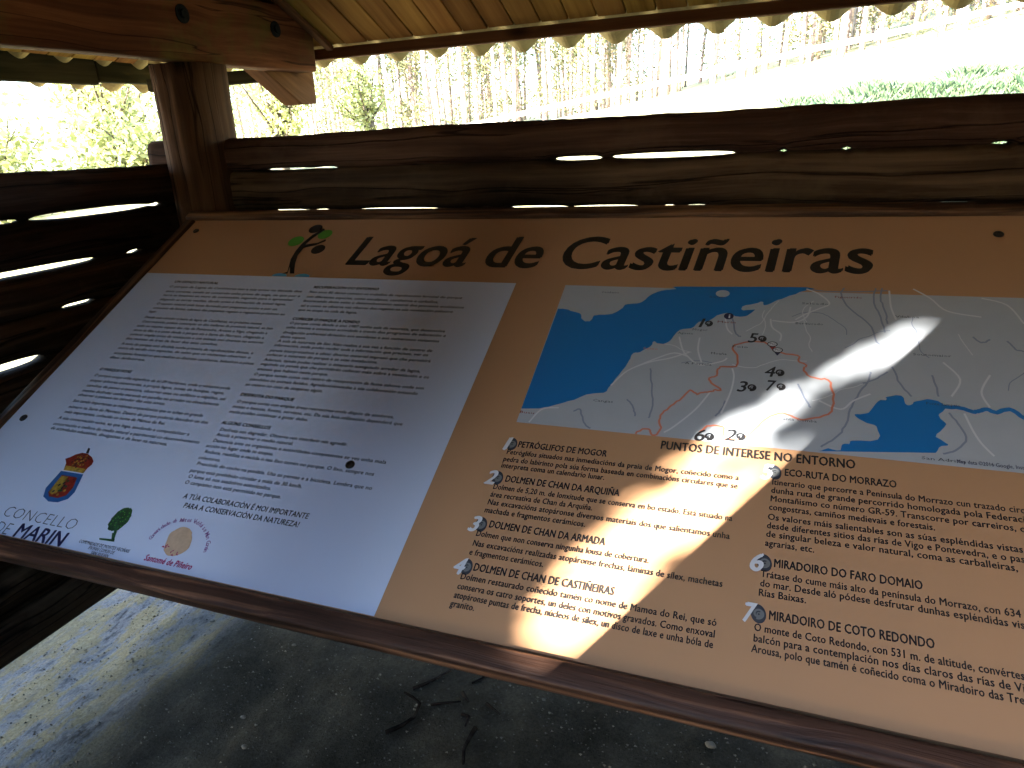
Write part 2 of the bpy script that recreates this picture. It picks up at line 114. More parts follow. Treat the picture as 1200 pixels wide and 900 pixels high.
def frame_x(p0, p1, up=(0, 0, 1)):         # matrix whose x runs p0 -> p1, origin at the middle
    p0, p1 = Vector(p0), Vector(p1); x = (p1 - p0).normalized(); up = Vector(up)
    y = up.cross(x).normalized(); z = x.cross(y)
    M = Matrix((x, y, z)).transposed().to_4x4(); M.translation = (p0 + p1) / 2
    return M, (p1 - p0).length
def box_mesh(name, L, W, H, bev=.003, seg=1, wob=0, sub=0, cut=None, seed=0):
    bm = bmesh.new(); bmesh.ops.create_cube(bm, size=1)
    for v in bm.verts: v.co = Vector((v.co.x * L, v.co.y * W, v.co.z * H))
    if cut:                                  # cut = f(v) moves the corners
        for v in bm.verts: cut(v)
    if bev: bmesh.ops.bevel(bm, geom=list(bm.edges), offset=bev, segments=seg, affect='EDGES', profile=.5)
    if sub:
        es = [e for e in bm.edges if abs((e.verts[0].co - e.verts[1].co).normalized().x) > .95 and e.calc_length() > L * .6]
        bmesh.ops.subdivide_edges(bm, edges=es, cuts=sub, use_grid_fill=True)
        for v in bm.verts:
            q = Vector((v.co.x * 2.2 + seed, v.co.y * 6, v.co.z * 6))
            v.co += Vector((0, noise.noise(q), noise.noise(q + Vector((9, 3, 1))))) * wob
    me = bpy.data.meshes.new(name); bm.to_mesh(me); bm.free()
    if seg > 1: me.polygons.foreach_set('use_smooth', [True] * len(me.polygons))
    return me
def beam(name, p0, p1, W, H, mat, parent, up=(0, 0, 1), **k):
    M, L = frame_x(p0, p1, up)
    return link(name, box_mesh(name, L, W, H, **k), mat, parent, M)
def tube_data(pts, rads, n=8, cap=True):
    V, F = [], []; pts = [Vector(p) for p in pts]
    for i, p in enumerate(pts):
        d = (pts[min(i + 1, len(pts) - 1)] - pts[max(i - 1, 0)]).normalized()
        a = d.cross(Vector((0.3, 0.9, 0.17))).normalized(); b = d.cross(a)
        for k in range(n):
            an = 2 * math.pi * k / n; V.append(tuple(p + (a * math.cos(an) + b * math.sin(an)) * rads[i]))
    for i in range(len(pts) - 1):
        for k in range(n):
            F.append((i * n + k, i * n + (k + 1) % n, (i + 1) * n + (k + 1) % n, (i + 1) * n + k))
    if cap: F.append(tuple(range(n))[::-1]); F.append(tuple((len(pts) - 1) * n + k for k in range(n)))
    return V, F
def merge(parts):
    V, F = [], []
    for v, f in parts:
        o = len(V); V += v; F += [tuple(i + o for i in q) for q in f]
    return V, F

# ------------------------------------------------------------ materials
def nodes(name):
    m = bpy.data.materials.new(name); m.use_nodes = True; nt = m.node_tree
    return m, nt, nt.nodes['Principled BSDF']
def N(nt, t, **k):
    n = nt.nodes.new(t)
    for a, b in k.items():
        if a in n.inputs: n.inputs[a].default_value = b
        else: setattr(n, a, b)
    return n
def ramp(nt, fac, stops):
    r = nt.nodes.new('ShaderNodeValToRGB'); e = r.color_ramp.elements
    while len(e) < len(stops): e.new(.5)
    for i, (p, c) in enumerate(stops): e[i].position = p; e[i].color = (*c, 1)
    nt.links.new(fac, r.inputs[0]); return r
def flat(name, c, rough=.5, spec=.5, noise_amt=.0, scale=8):
    m, nt, b = nodes(name); b.inputs['Roughness'].default_value = rough; b.inputs['Specular IOR Level'].default_value = spec
    b.inputs['Base Color'].default_value = (*c, 1)
    if noise_amt:
        tc = N(nt, 'ShaderNodeTexCoord'); nz = N(nt, 'ShaderNodeTexNoise', Scale=scale, Detail=6.0, Roughness=.65)
        nt.links.new(tc.outputs['Object'], nz.inputs['Vector'])
        lo = tuple(x * (1 - noise_amt) for x in c); hi = tuple(min(1, x * (1 + noise_amt)) for x in c)
        r = ramp(nt, nz.outputs[0], [(.3, lo), (.7, hi)]); nt.links.new(r.outputs[0], b.inputs['Base Color'])
    return m
def wood(name, dark, mid, light, rough=.6, grain=30., moss=None, bump=.35, knots=True, vary=.25, spec=.3, cracks=.0):
    m, nt, b = nodes(name); L = nt.links.new
    tc = N(nt, 'ShaderNodeTexCoord'); oi = N(nt, 'ShaderNodeObjectInfo')
    add = N(nt, 'ShaderNodeVectorMath', operation='MULTIPLY_ADD'); L(oi.outputs['Random'], add.inputs[0])
    add.inputs[1].default_value = (37, 11, 23); L(tc.outputs['Object'], add.inputs[2])
    # gentle warp so the grain swings round knots
    wz = N(nt, 'ShaderNodeTexNoise', Scale=2.2, Detail=2.0); L(add.outputs[0], wz.inputs['Vector'])
    wm = N(nt, 'ShaderNodeVectorMath', operation='MULTIPLY_ADD'); L(wz.outputs['Color'], wm.inputs[0])
    wm.inputs[1].default_value = (0, .05, .05); L(add.outputs[0], wm.inputs[2])
    mp = N(nt, 'ShaderNodeMapping'); mp.inputs['Scale'].default_value = (.8, grain, grain); L(wm.outputs[0], mp.inputs[0])
    g = N(nt, 'ShaderNodeTexNoise', Scale=1.0, Detail=8.0, Roughness=.62); L(mp.outputs[0], g.inputs['Vector'])
    mp2 = N(nt, 'ShaderNodeMapping'); mp2.inputs['Scale'].default_value = (.9, 5, 5); L(wm.outputs[0], mp2.inputs[0])
    p = N(nt, 'ShaderNodeTexNoise', Scale=1.0, Detail=4.0, Roughness=.6); L(mp2.outputs[0], p.inputs['Vector'])
    mx = N(nt, 'ShaderNodeMath', operation='MULTIPLY_ADD'); L(g.outputs[0], mx.inputs[0]); mx.inputs[1].default_value = .6
    ms = N(nt, 'ShaderNodeMath', operation='MULTIPLY'); L(p.outputs[0], ms.inputs[0]); ms.inputs[1].default_value = .4; L(ms.outputs[0], mx.inputs[2])
    r = ramp(nt, mx.outputs[0], [(.36, dark), (.5, mid), (.63, light)])
    col = r.outputs[0]
    if knots:
        mk = N(nt, 'ShaderNodeMapping'); mk.inputs['Scale'].default_value = (2.4, 6, 6); L(wm.outputs[0], mk.inputs[0])
        vo = N(nt, 'ShaderNodeTexVoronoi', Scale=1.0, Randomness=1.0); L(mk.outputs[0], vo.inputs['Vector'])
        kr = ramp(nt, vo.outputs['Distance'], [(.06, (1, 1, 1)), (.16, (0, 0, 0))])
        km = N(nt, 'ShaderNodeMixRGB'); L(kr.outputs[0], km.inputs[0]); L(col, km.inputs[1]); km.inputs[2].default_value = (*[x * .35 for x in dark], 1); col = km.outputs[0]
    if moss:
        mz = N(nt, 'ShaderNodeTexNoise', Scale=3.5, Detail=5.0, Roughness=.7); L(add.outputs[0], mz.inputs['Vector'])
        mr = ramp(nt, mz.outputs[0], [(.52, (0, 0, 0)), (.68, (.7, .7, .7))])
        mm = N(nt, 'ShaderNodeMixRGB'); L(mr.outputs[0], mm.inputs[0]); L(col, mm.inputs[1]); mm.inputs[2].default_value = (*moss, 1); col = mm.outputs[0]
    hv = N(nt, 'ShaderNodeHueSaturation'); L(col, hv.inputs['Color'])
    mr_ = N(nt, 'ShaderNodeMapRange'); L(oi.outputs['Random'], mr_.inputs[0]); mr_.inputs[3].default_value = 1 - vary; mr_.inputs[4].default_value = 1 + vary
    L(mr_.outputs[0], hv.inputs['Value'])
    f2 = N(nt, 'ShaderNodeMath', operation='FRACT'); f1 = N(nt, 'ShaderNodeMath', operation='MULTIPLY'); f1.inputs[1].default_value = 7.31
    L(oi.outputs['Random'], f1.inputs[0]); L(f1.outputs[0], f2.inputs[0])
    mh = N(nt, 'ShaderNodeMapRange'); L(f2.outputs[0], mh.inputs[0]); mh.inputs[3].default_value = .5 - vary * .06; mh.inputs[4].default_value = .5 + vary * .08
    L(mh.outputs[0], hv.inputs['Hue'])
    L(hv.outputs[0], b.inputs['Base Color']); b.inputs['Roughness'].default_value = rough; b.inputs['Specular IOR Level'].default_value = spec
    hh = g.outputs[0]
    if cracks:
        mc = N(nt, 'ShaderNodeMapping'); mc.inputs['Scale'].default_value = (.22, 11, 11); L(wm.outputs[0], mc.inputs[0])
        cn = N(nt, 'ShaderNodeTexNoise', Scale=1.3, Detail=3.0); L(mc.outputs[0], cn.inputs['Vector'])
        ca = N(nt, 'ShaderNodeMath', operation='SUBTRACT'); L(cn.outputs[0], ca.inputs[0]); ca.inputs[1].default_value = .5
        cb = N(nt, 'ShaderNodeMath', operation='ABSOLUTE'); L(ca.outputs[0], cb.inputs[0])
        cr = ramp(nt, cb.outputs[0], [(.0, (0, 0, 0)), (.012, (1, 1, 1))])
        cm = N(nt, 'ShaderNodeMath', operation='MULTIPLY_ADD'); L(cr.outputs[0], cm.inputs[0]); cm.inputs[1].default_value = cracks; L(g.outputs[0], cm.inputs[2]); hh = cm.outputs[0]
        cx = N(nt, 'ShaderNodeMixRGB', blend_type='MULTIPLY'); cx.inputs[0].default_value = .75; L(hv.outputs[0], cx.inputs[1]); L(cr.outputs[0], cx.inputs[2]); L(cx.outputs[0], b.inputs['Base Color'])
    bp = N(nt, 'ShaderNodeBump', Strength=bump, Distance=.004); L(hh, bp.inputs['Height']); L(bp.outputs[0], b.inputs['Normal'])
    return m
MT = {}
MT['log'] = wood('log_wood', (.018, .010, .0065), (.058, .031, .019), (.14, .08, .05), rough=.8, spec=.1, cracks=.8, bump=.9, vary=.25, moss=(.10, .062, .038))
MT['post'] = wood('post_wood', (.035, .018, .010), (.10, .052, .027), (.19, .10, .05), rough=.85, spec=.08, cracks=1.0, bump=.6, vary=.05)
MT['beam'] = wood('beam_wood', (.03, .009, .005), (.095, .027, .011), (.19, .062, .026), rough=.8, spec=.05, moss=(.10, .075, .018), cracks=.4, vary=.08)
MT['plank'] = wood('plank_wood', (.16, .068, .014), (.30, .145, .032), (.41, .215, .05), rough=.85, spec=.04, grain=22, vary=.22, bump=.2)
MT['trim'] = wood('trim_wood', (.08, .032, .012), (.17, .073, .028), (.26, .12, .045), rough=.8, spec=.06, vary=.08)
MT['dark'] = wood('dark_wood', (.014, .013, .006), (.035, .03, .013), (.07, .055, .024), spec=.05, rough=.9, vary=.1)
MT['frame'] = wood('frame_wood', (.008, .004, .003), (.06, .027, .015), (.27, .13, .065), rough=.55, grain=55, spec=.25, cracks=.5, bump=.9, vary=.12, knots=False)
MT['tan'] = flat('panel_tan_print', (.475, .263, .138), .36, .5, .03, 3)
MT['white'] = flat('panel_white_print', (.60, .67, .83), .38, .5, .02, 3)
MT['land'] = flat('map_land_print', (.41, .44, .48), .36, .5, .04, 9)
MT['sea'] = flat('map_sea_print', (.012, .17, .46), .36, .5)
MT['ink'] = flat('black_ink', (.02, .02, .022), .4)
MT['ink2'] = flat('grey_ink', (.05, .055, .07), .4)
MT['navy'] = flat('navy_ink', (.012, .012, .06), .4)
MT['green'] = flat('green_ink', (.10, .36, .045), .4)
MT['dgreen'] = flat('dark_green_ink', (.02, .075, .03), .4, .5, .6, 60)
MT['lblue'] = flat('light_blue_ink', (.10, .40, .65), .4)
MT['route'] = flat('route_orange_ink', (.62, .20, .12), .4)
MT['river'] = flat('river_ink', (.22, .25, .33), .4)
MT['greymark'] = flat('grey_mark_ink', (.16, .17, .17), .4)
MT['road'] = flat('road_white_ink', (.60, .61, .63), .4)
MT['red'] = flat('red_ink', (.22, .02, .012), .4, .5, .6, 90)
MT['gold'] = flat('gold_ink', (.36, .22, .03), .4, .5, .6, 90)
MT['blue'] = flat('crest_blue_ink', (.02, .10, .28), .4)
MT['magenta'] = flat('magenta_ink', (.38, .04, .14), .4)
MT['lilac'] = flat('lilac_ink', (.32, .16, .36), .4)
MT['beige'] = flat('beige_ink', (.56, .40, .27), .4, .5, .12, 60)
MT['pale'] = flat('pale_digit_ink', (.62, .63, .66), .4)
MT['steel'] = flat('dark_steel', (.010, .009, .008), .9, .1, .5, 60)
MT['screw'] = flat('screw_black', (.015, .013, .014), .4)
MT['endgrain'] = flat('log_end_grain', (.36, .15, .085), .8, .2, .45, 30)
MT['paint'] = flat('weathered_pale_paint', (.52, .48, .42), .7, .2, .25, 6)
MT['stone'] = flat('pebble_stone', (.10, .09, .075), .8, .3, .3, 40)
MT['twig'] = wood('twig_bark', (.006, .005, .005), (.014, .011, .010), (.035, .028, .024), rough=1, spec=.01, grain=40, knots=False)
def sheet_mat():
    m, nt, b = nodes('roof_sheet_fibre'); L = nt.links.new
    tc = N(nt, 'ShaderNodeTexCoord'); a = N(nt, 'ShaderNodeTexNoise', Scale=9.0, Detail=8.0, Roughness=.7); L(tc.outputs['Object'], a.inputs[0])
    r = ramp(nt, a.outputs[0], [(.3, (.26, .15, .035)), (.5, (.50, .34, .10)), (.75, (.62, .45, .16))])
    L(r.outputs[0], b.inputs[0]); b.inputs['Roughness'].default_value = .7
    bp = N(nt, 'ShaderNodeBump', Strength=.3, Distance=.003); L(a.outputs[0], bp.inputs['Height']); L(bp.outputs[0], b.inputs['Normal']); return m
MT['sheet'] = sheet_mat()
def ground_mat():
    m, nt, b = nodes('ground_soil_and_grass'); L = nt.links.new    # trodden earth
    tc = N(nt, 'ShaderNodeTexCoord'); O = tc.outputs['Object']
    a = N(nt, 'ShaderNodeTexNoise', Scale=3.0, Detail=10.0, Roughness=.7); L(O, a.inputs[0])
    mp = N(nt, 'ShaderNodeMapping'); mp.inputs['Scale'].default_value = (9, 3.4, 4); mp.inputs['Rotation'].default_value = (0, 0, R(6)); L(O, mp.inputs[0])
    st = N(nt, 'ShaderNodeTexNoise', Scale=1.6, Detail=9.0, Roughness=.68); L(mp.outputs[0], st.inputs[0])
    fine = N(nt, 'ShaderNodeTexNoise', Scale=120.0, Detail=6.0, Roughness=.75); L(O, fine.inputs[0])
    soil = ramp(nt, a.outputs[0], [(.3, (.022, .020, .016)), (.5, (.056, .050, .040)), (.72, (.115, .10, .076))])
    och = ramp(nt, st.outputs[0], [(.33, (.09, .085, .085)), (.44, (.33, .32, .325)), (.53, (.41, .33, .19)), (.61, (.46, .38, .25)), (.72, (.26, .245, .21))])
    # mottled ochre earth, brightened to paint in the light falling under the left wall
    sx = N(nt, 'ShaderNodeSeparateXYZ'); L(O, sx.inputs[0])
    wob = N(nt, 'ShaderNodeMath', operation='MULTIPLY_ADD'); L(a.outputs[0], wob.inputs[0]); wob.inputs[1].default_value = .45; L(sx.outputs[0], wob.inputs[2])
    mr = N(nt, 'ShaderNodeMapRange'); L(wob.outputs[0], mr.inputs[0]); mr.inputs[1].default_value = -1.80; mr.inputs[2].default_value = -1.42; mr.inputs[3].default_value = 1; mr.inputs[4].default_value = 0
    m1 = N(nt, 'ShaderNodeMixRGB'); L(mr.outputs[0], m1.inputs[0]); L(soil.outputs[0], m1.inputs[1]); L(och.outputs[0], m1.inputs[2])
    fr = ramp(nt, fine.outputs[0], [(.35, (.55, .55, .55)), (.6, (1.1, 1.1, 1.1))])
    m2 = N(nt, 'ShaderNodeMixRGB', blend_type='MULTIPLY'); m2.inputs[0].default_value = .7; L(m1.outputs[0], m2.inputs[1]); L(fr.outputs[0], m2.inputs[2])
    # dry pale meadow beyond the back wall
    gz = N(nt, 'ShaderNodeTexNoise', Scale=1.1, Detail=8.0, Roughness=.7); L(O, gz.inputs[0])
    gr = ramp(nt, gz.outputs[0], [(.3, (.26, .25, .11)), (.55, (.44, .41, .24)), (.75, (.56, .51, .36))])
    mg = N(nt, 'ShaderNodeMapRange'); L(sx.outputs[1], mg.inputs[0]); mg.inputs[1].default_value = 2.7; mg.inputs[2].default_value = 4.0
    m3 = N(nt, 'ShaderNodeMixRGB'); L(mg.outputs[0], m3.inputs[0]); L(m2.outputs[0], m3.inputs[1]); L(gr.outputs[0], m3.inputs[2])
    L(m3.outputs[0], b.inputs[0]); b.inputs['Roughness'].default_value = 1; b.inputs['Specular IOR Level'].default_value = .03
    ad = N(nt, 'ShaderNodeMath', operation='MULTIPLY_ADD'); L(fine.outputs[0], ad.inputs[0]); ad.inputs[1].default_value = .35; L(st.outputs[0], ad.inputs[2])
    bp = N(nt, 'ShaderNodeBump', Strength=1.0, Distance=.035); L(ad.outputs[0], bp.inputs['Height']); L(bp.outputs[0], b.inputs['Normal'])
    return m
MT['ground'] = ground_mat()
def leaf_mat(name, c0, c1, c2, tr=.3):
    m, nt, b = nodes(name); L = nt.links.new
    ge = N(nt, 'ShaderNodeNewGeometry'); r = ramp(nt, ge.outputs['Random Per Island'], [(.0, c0), (.5, c1), (1., c2)])
    L(r.outputs[0], b.inputs[0]); b.inputs['Roughness'].default_value = .55
    t = N(nt, 'ShaderNodeBsdfTranslucent'); L(r.outputs[0], t.inputs[0])
    mx = N(nt, 'ShaderNodeMixShader'); mx.inputs[0].default_value = tr; L(b.outputs[0], mx.inputs[1]); L(t.outputs[0], mx.inputs[2])
    L(mx.outputs[0], nt.nodes['Material Output'].inputs[0]); return m
MT['euc'] = leaf_mat('eucalyptus_leaves', (.08, .10, .05), (.15, .16, .07), (.26, .22, .11))
MT['bush'] = leaf_mat('yellow_green_leaves', (.18, .20, .06), (.36, .38, .15), (.52, .52, .28), .45)
MT['oak'] = leaf_mat('dense_dark_leaves', (.02, .045, .012), (.04, .07, .02), (.07, .1, .03), .1)
MT['grit'] = leaf_mat('soil_crumbs', (.02, .018, .015), (.06, .05, .04), (.14, .12, .09), .0)
MT['grass'] = leaf_mat('grass_blades', (.045, .085, .045), (.07, .12, .055), (.15, .18, .08), .2)
MT['bark'] = wood('pale_bark', (.17, .13, .12), (.32, .25, .235), (.48, .41, .39), grain=8, knots=False, vary=.4)
MT['obark'] = wood('oak_bark', (.03, .025, .02), (.07, .055, .04), (.12, .1, .08), grain=12, knots=False)

# ------------------------------------------------------------ terrain
def sm(t): t = max(0., min(1., t)); return t * t * (3 - 2 * t)
def height(x, y):
    xc = max(-14., min(9., x))
    a = 1.76 + .085 * xc
    z = G + sm((y - 2.8) / 5.2) * a
    if y > 8: z += (y - 8) * (.09 + .003 * xc) * min(1, (y - 8) / 6 + .25)
    if y > 45: z += (y - 45) * .03
    if y < 3 and x > -2.4: z += .014 * noise.noise(Vector((x * 1.3, y * 1.3, 0))) + .009 * noise.noise(Vector((x * 6, y * 6, 2))) + .004 * noise.noise(Vector((x * 17, y * 17, 4)))
    else: z += .05 * noise.noise(Vector((x * .5, y * .5, 0)))
    if x < -1.2 and y < 3: z += .018 * noise.noise(Vector((x * 9, y * 2.2, 5)))
    return z
def spaced(lo, hi, c, fine, n):
    t = np.linspace(-1, 1, n); k = 6.5
    s = np.sinh(k * t) / np.sinh(k); lo_, hi_ = c - lo, hi - c
    return np.array([c + (v * hi_ if v > 0 else v * lo_) for v in s])
xs = spaced(-160, 160, -.8, .02, 260); ys = spaced(-80, 260, 1.4, .02, 280)
V = [(float(x), float(y), height(float(x), float(y))) for y in ys for x in xs]
nx = len(xs); F = [(j * nx + i, j * nx + i + 1, (j + 1) * nx + i + 1, (j + 1) * nx + i) for j in range(len(ys) - 1) for i in range(nx - 1)]
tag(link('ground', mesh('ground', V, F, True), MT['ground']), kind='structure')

# ------------------------------------------------------------ shelter: posts, beams, roof
YE, YF, XL, XR = 2.55, -.15, -2.62, 2.0         # eave lines
ZE, PI_ = .37, math.tan(R(24)); MIDY = (YE + YF) / 2; RISE = (YE - YF) / 2
shel = tag(empty('wooden_shelter', (-.3, MIDY, G)), 'timber shelter with thick corner post, hipped boarded roof and corrugated sheets', 'shelter')
def roofz(x, y): return ZE + PI_ * max(0, min(YE - y, y - YF, x - XL, XR - x)) if True else 0
def post(name, x, y, r0_, r1_, mat, seed):
    V, F = [], []; n = 28; st = 40; zb, zt = G - .15, .268
    H = zt - zb
    for j in range(st + 1):
        s = j / st; z = s * H - H / 2; r = r1_ + (r0_ - r1_) * s
        for k in range(n):
            a = 2 * math.pi * k / n; c, sn = math.cos(a), math.sin(a)
            e = (abs(c) ** 2.3 + abs(sn) ** 2.3) ** (-1 / 2.3)      # log squared by the saw, corners left round
            q = Vector((c * 1.2 + seed, sn * 1.2, z * 1.4)); rr = r * e * (1 + .035 * noise.noise(q) + .012 * noise.noise(q * 4))
            for ca, wd, dp in ((-1.95, .05, .012), (-1.55, .03, .008)):
                da = abs((a - math.pi * 2 if a > math.pi else a) - ca - .12 * noise.noise(Vector((z * 2, seed, ca))))
                if da < wd * 3: rr -= dp * math.exp(-(da / wd) ** 2)
            V.append((z, rr * c, rr * sn))
    for j in range(st):
        for k in range(n): F.append((j * n + k, (j + 1) * n + k, (j + 1) * n + (k + 1) % n, j * n + (k + 1) % n))
    F.append(tuple(range(n))); F.append(tuple(st * n + k for k in range(n))[::-1])
    M, L = frame_x((x, y, zb), (x, y, zt), (0, 1, 0))
    return link('post', mesh('post', V, F, True), mat, shel, M)
p0 = post('post', -1.765, 1.872, .108, .100, MT['post'], 0); p0['label'] = 'thick corner post with long drying cracks'
post('post', 1.3, 1.925, .128, .12, MT['post'], 5)
post('post', 1.3, 0, .128, .12, MT['post'], 7)
post('post', -1.72, 0, .128, .12, MT['post'], 9)
pe = post('post', -.764, -.096, .122, .122, MT['post'], 11)  # unseen post, added so its edge casts the sharp side of the streak
# side wall plates: deep beams along y
BH = .205
def plate(x, y0, y1, z0, z1):
    return beam('beam', (x, y0, z0 + BH / 2), (x, y1, z1 + BH / 2), .085, BH, MT['beam'], shel, bev=.008, seg=2, sub=14, wob=.006, seed=x)
bL = plate(-1.7245, -.12, 2.445, .238, .284)
bR = plate(1.3, -.12, 2.445, .238, .284)
beam('beam', (-1.67, -.02, .36), (1.22, -.02, .36), .14, .18, MT['beam'], shel, bev=.008)
# joint line and bolts on the near face of the left plate
def washer(y, z):
    b = []
    pr = [(0.0, .026), (.003, .026), (.003, .011), (.010, .011), (.010, .009)]
    n = 6; V, F = [], []
    for i, (h, r) in enumerate(pr):
        nn = 24
        for k in range(nn):
            a = 2 * math.pi * k / nn; e = 1.0
            if i >= 2: e = 1 / max(abs(math.cos(((a + math.pi / 6) % (math.pi / 3)) - math.pi / 6)), .5) * .95
            V.append((h, r * e * math.cos(a), r * e * math.sin(a)))
    nn = 24
    for i in range(len(pr) - 1):
        for k in range(nn): F.append((i * nn + k, i * nn + (k + 1) % nn, (i + 1) * nn + (k + 1) % nn, (i + 1) * nn + k))
    F.append(tuple((len(pr) - 1) * nn + k for k in range(nn)))
    link('bolt', mesh('bolt', V, F), MT['steel'], bL, Matrix.Translation((-1.682, y, z)))
washer(1.80, .397); washer(2.225, .405)
# rafters under the back slope; their cut tails hang below the eave boards
def rafter(x, w_=.075, d=.17, label=None):
    y0, y1 = MIDY + .02, 2.575
    V = []
    z = lambda y: ZE + PI_ * (YE - y) - .001
    prof = [(y0, z(y0)), (2.53, z(2.53)), (2.53, .178), (2.43, .172), (2.20, z(2.18) - .235), (y0, z(y0) - .235)]
    for sx in (-w_ / 2, w_ / 2): V += [(sx, a, b) for a, b in prof]
    n = len(prof); F = [tuple(range(n))[::-1], tuple(range(n, 2 * n))] + [(i, (i + 1) % n, n + (i + 1) % n, n + i) for i in range(n)]
    # stored with the length along x so the grain runs down the slope
    M = Matrix.Translation((x, 1.9, .4)) @ Matrix.Rotation(R(90), 4, 'Z') @ Matrix.Rotation(R(24), 4, 'Y')
    Mi = M.inverted(); V = [tuple(Mi @ Vector((x + a, b, c))) for a, b, c in V]
    bm = bmesh.new(); vs = [bm.verts.new(v) for v in V]; [bm.faces.new([vs[i] for i in f]) for f in F]
    bmesh.ops.recalc_face_normals(bm, faces=bm.faces[:]); bmesh.ops.bevel(bm, geom=list(bm.edges), offset=.004, segments=1, affect='EDGES')
    me = bpy.data.meshes.new('rafter'); bm.to_mesh(me); bm.free()
    return link('rafter', me, MT['trim'], shel, M)
rafter(-1.803, .085)
rafter(1.42, .085)
beam('batten', (-1.664, 2.524, ZE + PI_ * (YE - 2.524) - .012), (-1.664, 1.3, ZE + PI_ * (YE - 1.3) - .012), .03, .018, MT['trim'], shel, bev=.003)
# boards of the ceiling, one object each, running down each slope
def slope_boards(side):
    lo, hi = (XL, XR) if side in 'bf' else (YF, YE)
    a = lo + .04; wdt = .0985
    while a < hi - .1:
        m = a + wdt / 2
        run = min(RISE, m - lo, hi - m)
        if run > .12:
            d0, d1 = .022, run - .01
            th = .02; g = .0035
            if side == 'b': P = lambda d: (m, YE - d, ZE + PI_ * d + th / 2)
            elif side == 'f': P = lambda d: (m, YF + d, ZE + PI_ * d + th / 2)
            elif side == 'l': P = lambda d: (XL + d, m, ZE + PI_ * d + th / 2)
            else: P = lambda d: (XR - d, m, ZE + PI_ * d + th / 2)
            j = random.uniform(-.0015, .0015)
            q0, q1 = Vector(P(d0)), Vector(P(d1)); q0.z += j; q1.z += j
            beam('ceiling_board', q0, q1, wdt - g, th, MT['plank'], shel, bev=.0025)
        a += wdt
for s_ in 'bflr': slope_boards(s_)
# batten closing the boards along the eaves
beam('fascia', (-1.80, 2.548, .3555), (XR, 2.548, .3555), .03, .038, MT['trim'], shel, bev=.003)
beam('fascia', (XL, -.148, .354), (XR, -.148, .354), .03, .041, MT['trim'], shel, bev=.003)
beam('fascia', (-2.6, 2.515, .298), (-1.99, 2.515, .298), .03, .05, MT['dark'], shel, bev=.004)
beam('fascia', (-2.655, -.12, .34), (-2.655, 2.30, .376), .03, .165, MT['dark'], shel, bev=.004)
beam('fascia', (-2.655, 2.303, .346), (-2.655, 2.68, .356), .03, .085, MT['dark'], shel, bev=.004)
beam('fascia', (XR + .01, -.12, .354), (XR + .01, 2.52, .354), .03, .05, MT['dark'], shel, bev=.004)
# corrugated sheets, five waves to a sheet, each laid a little differently
def sheets(side):
    amp = .0245; pitch = .1785; lift = .024 + amp + .009; rd = random.Random(ord(side)); rows = 6
    lo, hi = (XL - .2, XR + .2) if side in 'bf' else (YF - .2, YE + .2)
    a0 = -1.662 - pitch * 12 if side in 'bf' else 2.52 - pitch * 30
    k = 0
    while a0 + k * pitch * 5 < hi:
        s0 = a0 + k * pitch * 5 - pitch * .25; k += 1
        ov = {'l': .2, 'f': .09}.get(side, .18) + rd.uniform(-.014, .014); dz = rd.uniform(-.003, .003) + (.003 if k % 2 else 0)
        if side == 'l': dz -= .026
        av = [x for x in np.arange(s0, s0 + pitch * 5.4, pitch / 14) if lo < x < hi]
        if len(av) < 6: continue
        V, F = [], []
        for a in av:
            run = max(min(RISE, a - XL if side in 'bf' else a - YF, XR - a if side in 'bf' else YE - a), -ov + .002)
            wv = -math.cos(2 * math.pi * (a - a0) / pitch) * amp
            chip = .004 * noise.noise(Vector((a * 14, k, ord(side)))) + .003 * noise.noise(Vector((a * 45, k, 3)))
            for t_ in (0, .0065):
                for j in range(rows):
                    d = -ov + (run + ov) * j / (rows - 1) + (chip if j == 0 else 0)
                    zz = ZE + PI_ * d + lift + wv + t_ + dz + noise.noise(Vector((a * 3, d, ord(side)))) * .002
                    V.append({'b': (a, YE - d, zz), 'f': (a, YF + d, zz), 'l': (XL + d, a, zz), 'r': (XR - d, a, zz)}[side])
        st = 2 * rows
        for i in range(len(av) - 1):
            for j in range(rows - 1):
                b0, b1 = i * st + j, (i + 1) * st + j
                F.append((b0, b1, b1 + 1, b0 + 1)); F.append((b0 + rows, b0 + rows + 1, b1 + rows + 1, b1 + rows))
            F.append((i * st, i * st + rows, (i + 1) * st + rows, (i + 1) * st))
            F.append((i * st + rows - 1, (i + 1) * st + rows - 1, (i + 1) * st + 2 * rows - 1, i * st + 2 * rows - 1))
        me = mesh('roof_sheet', V, F, False)
        link('roof_sheet', me, MT['sheet'], shel)
for s_ in 'bflr': sheets(s_)

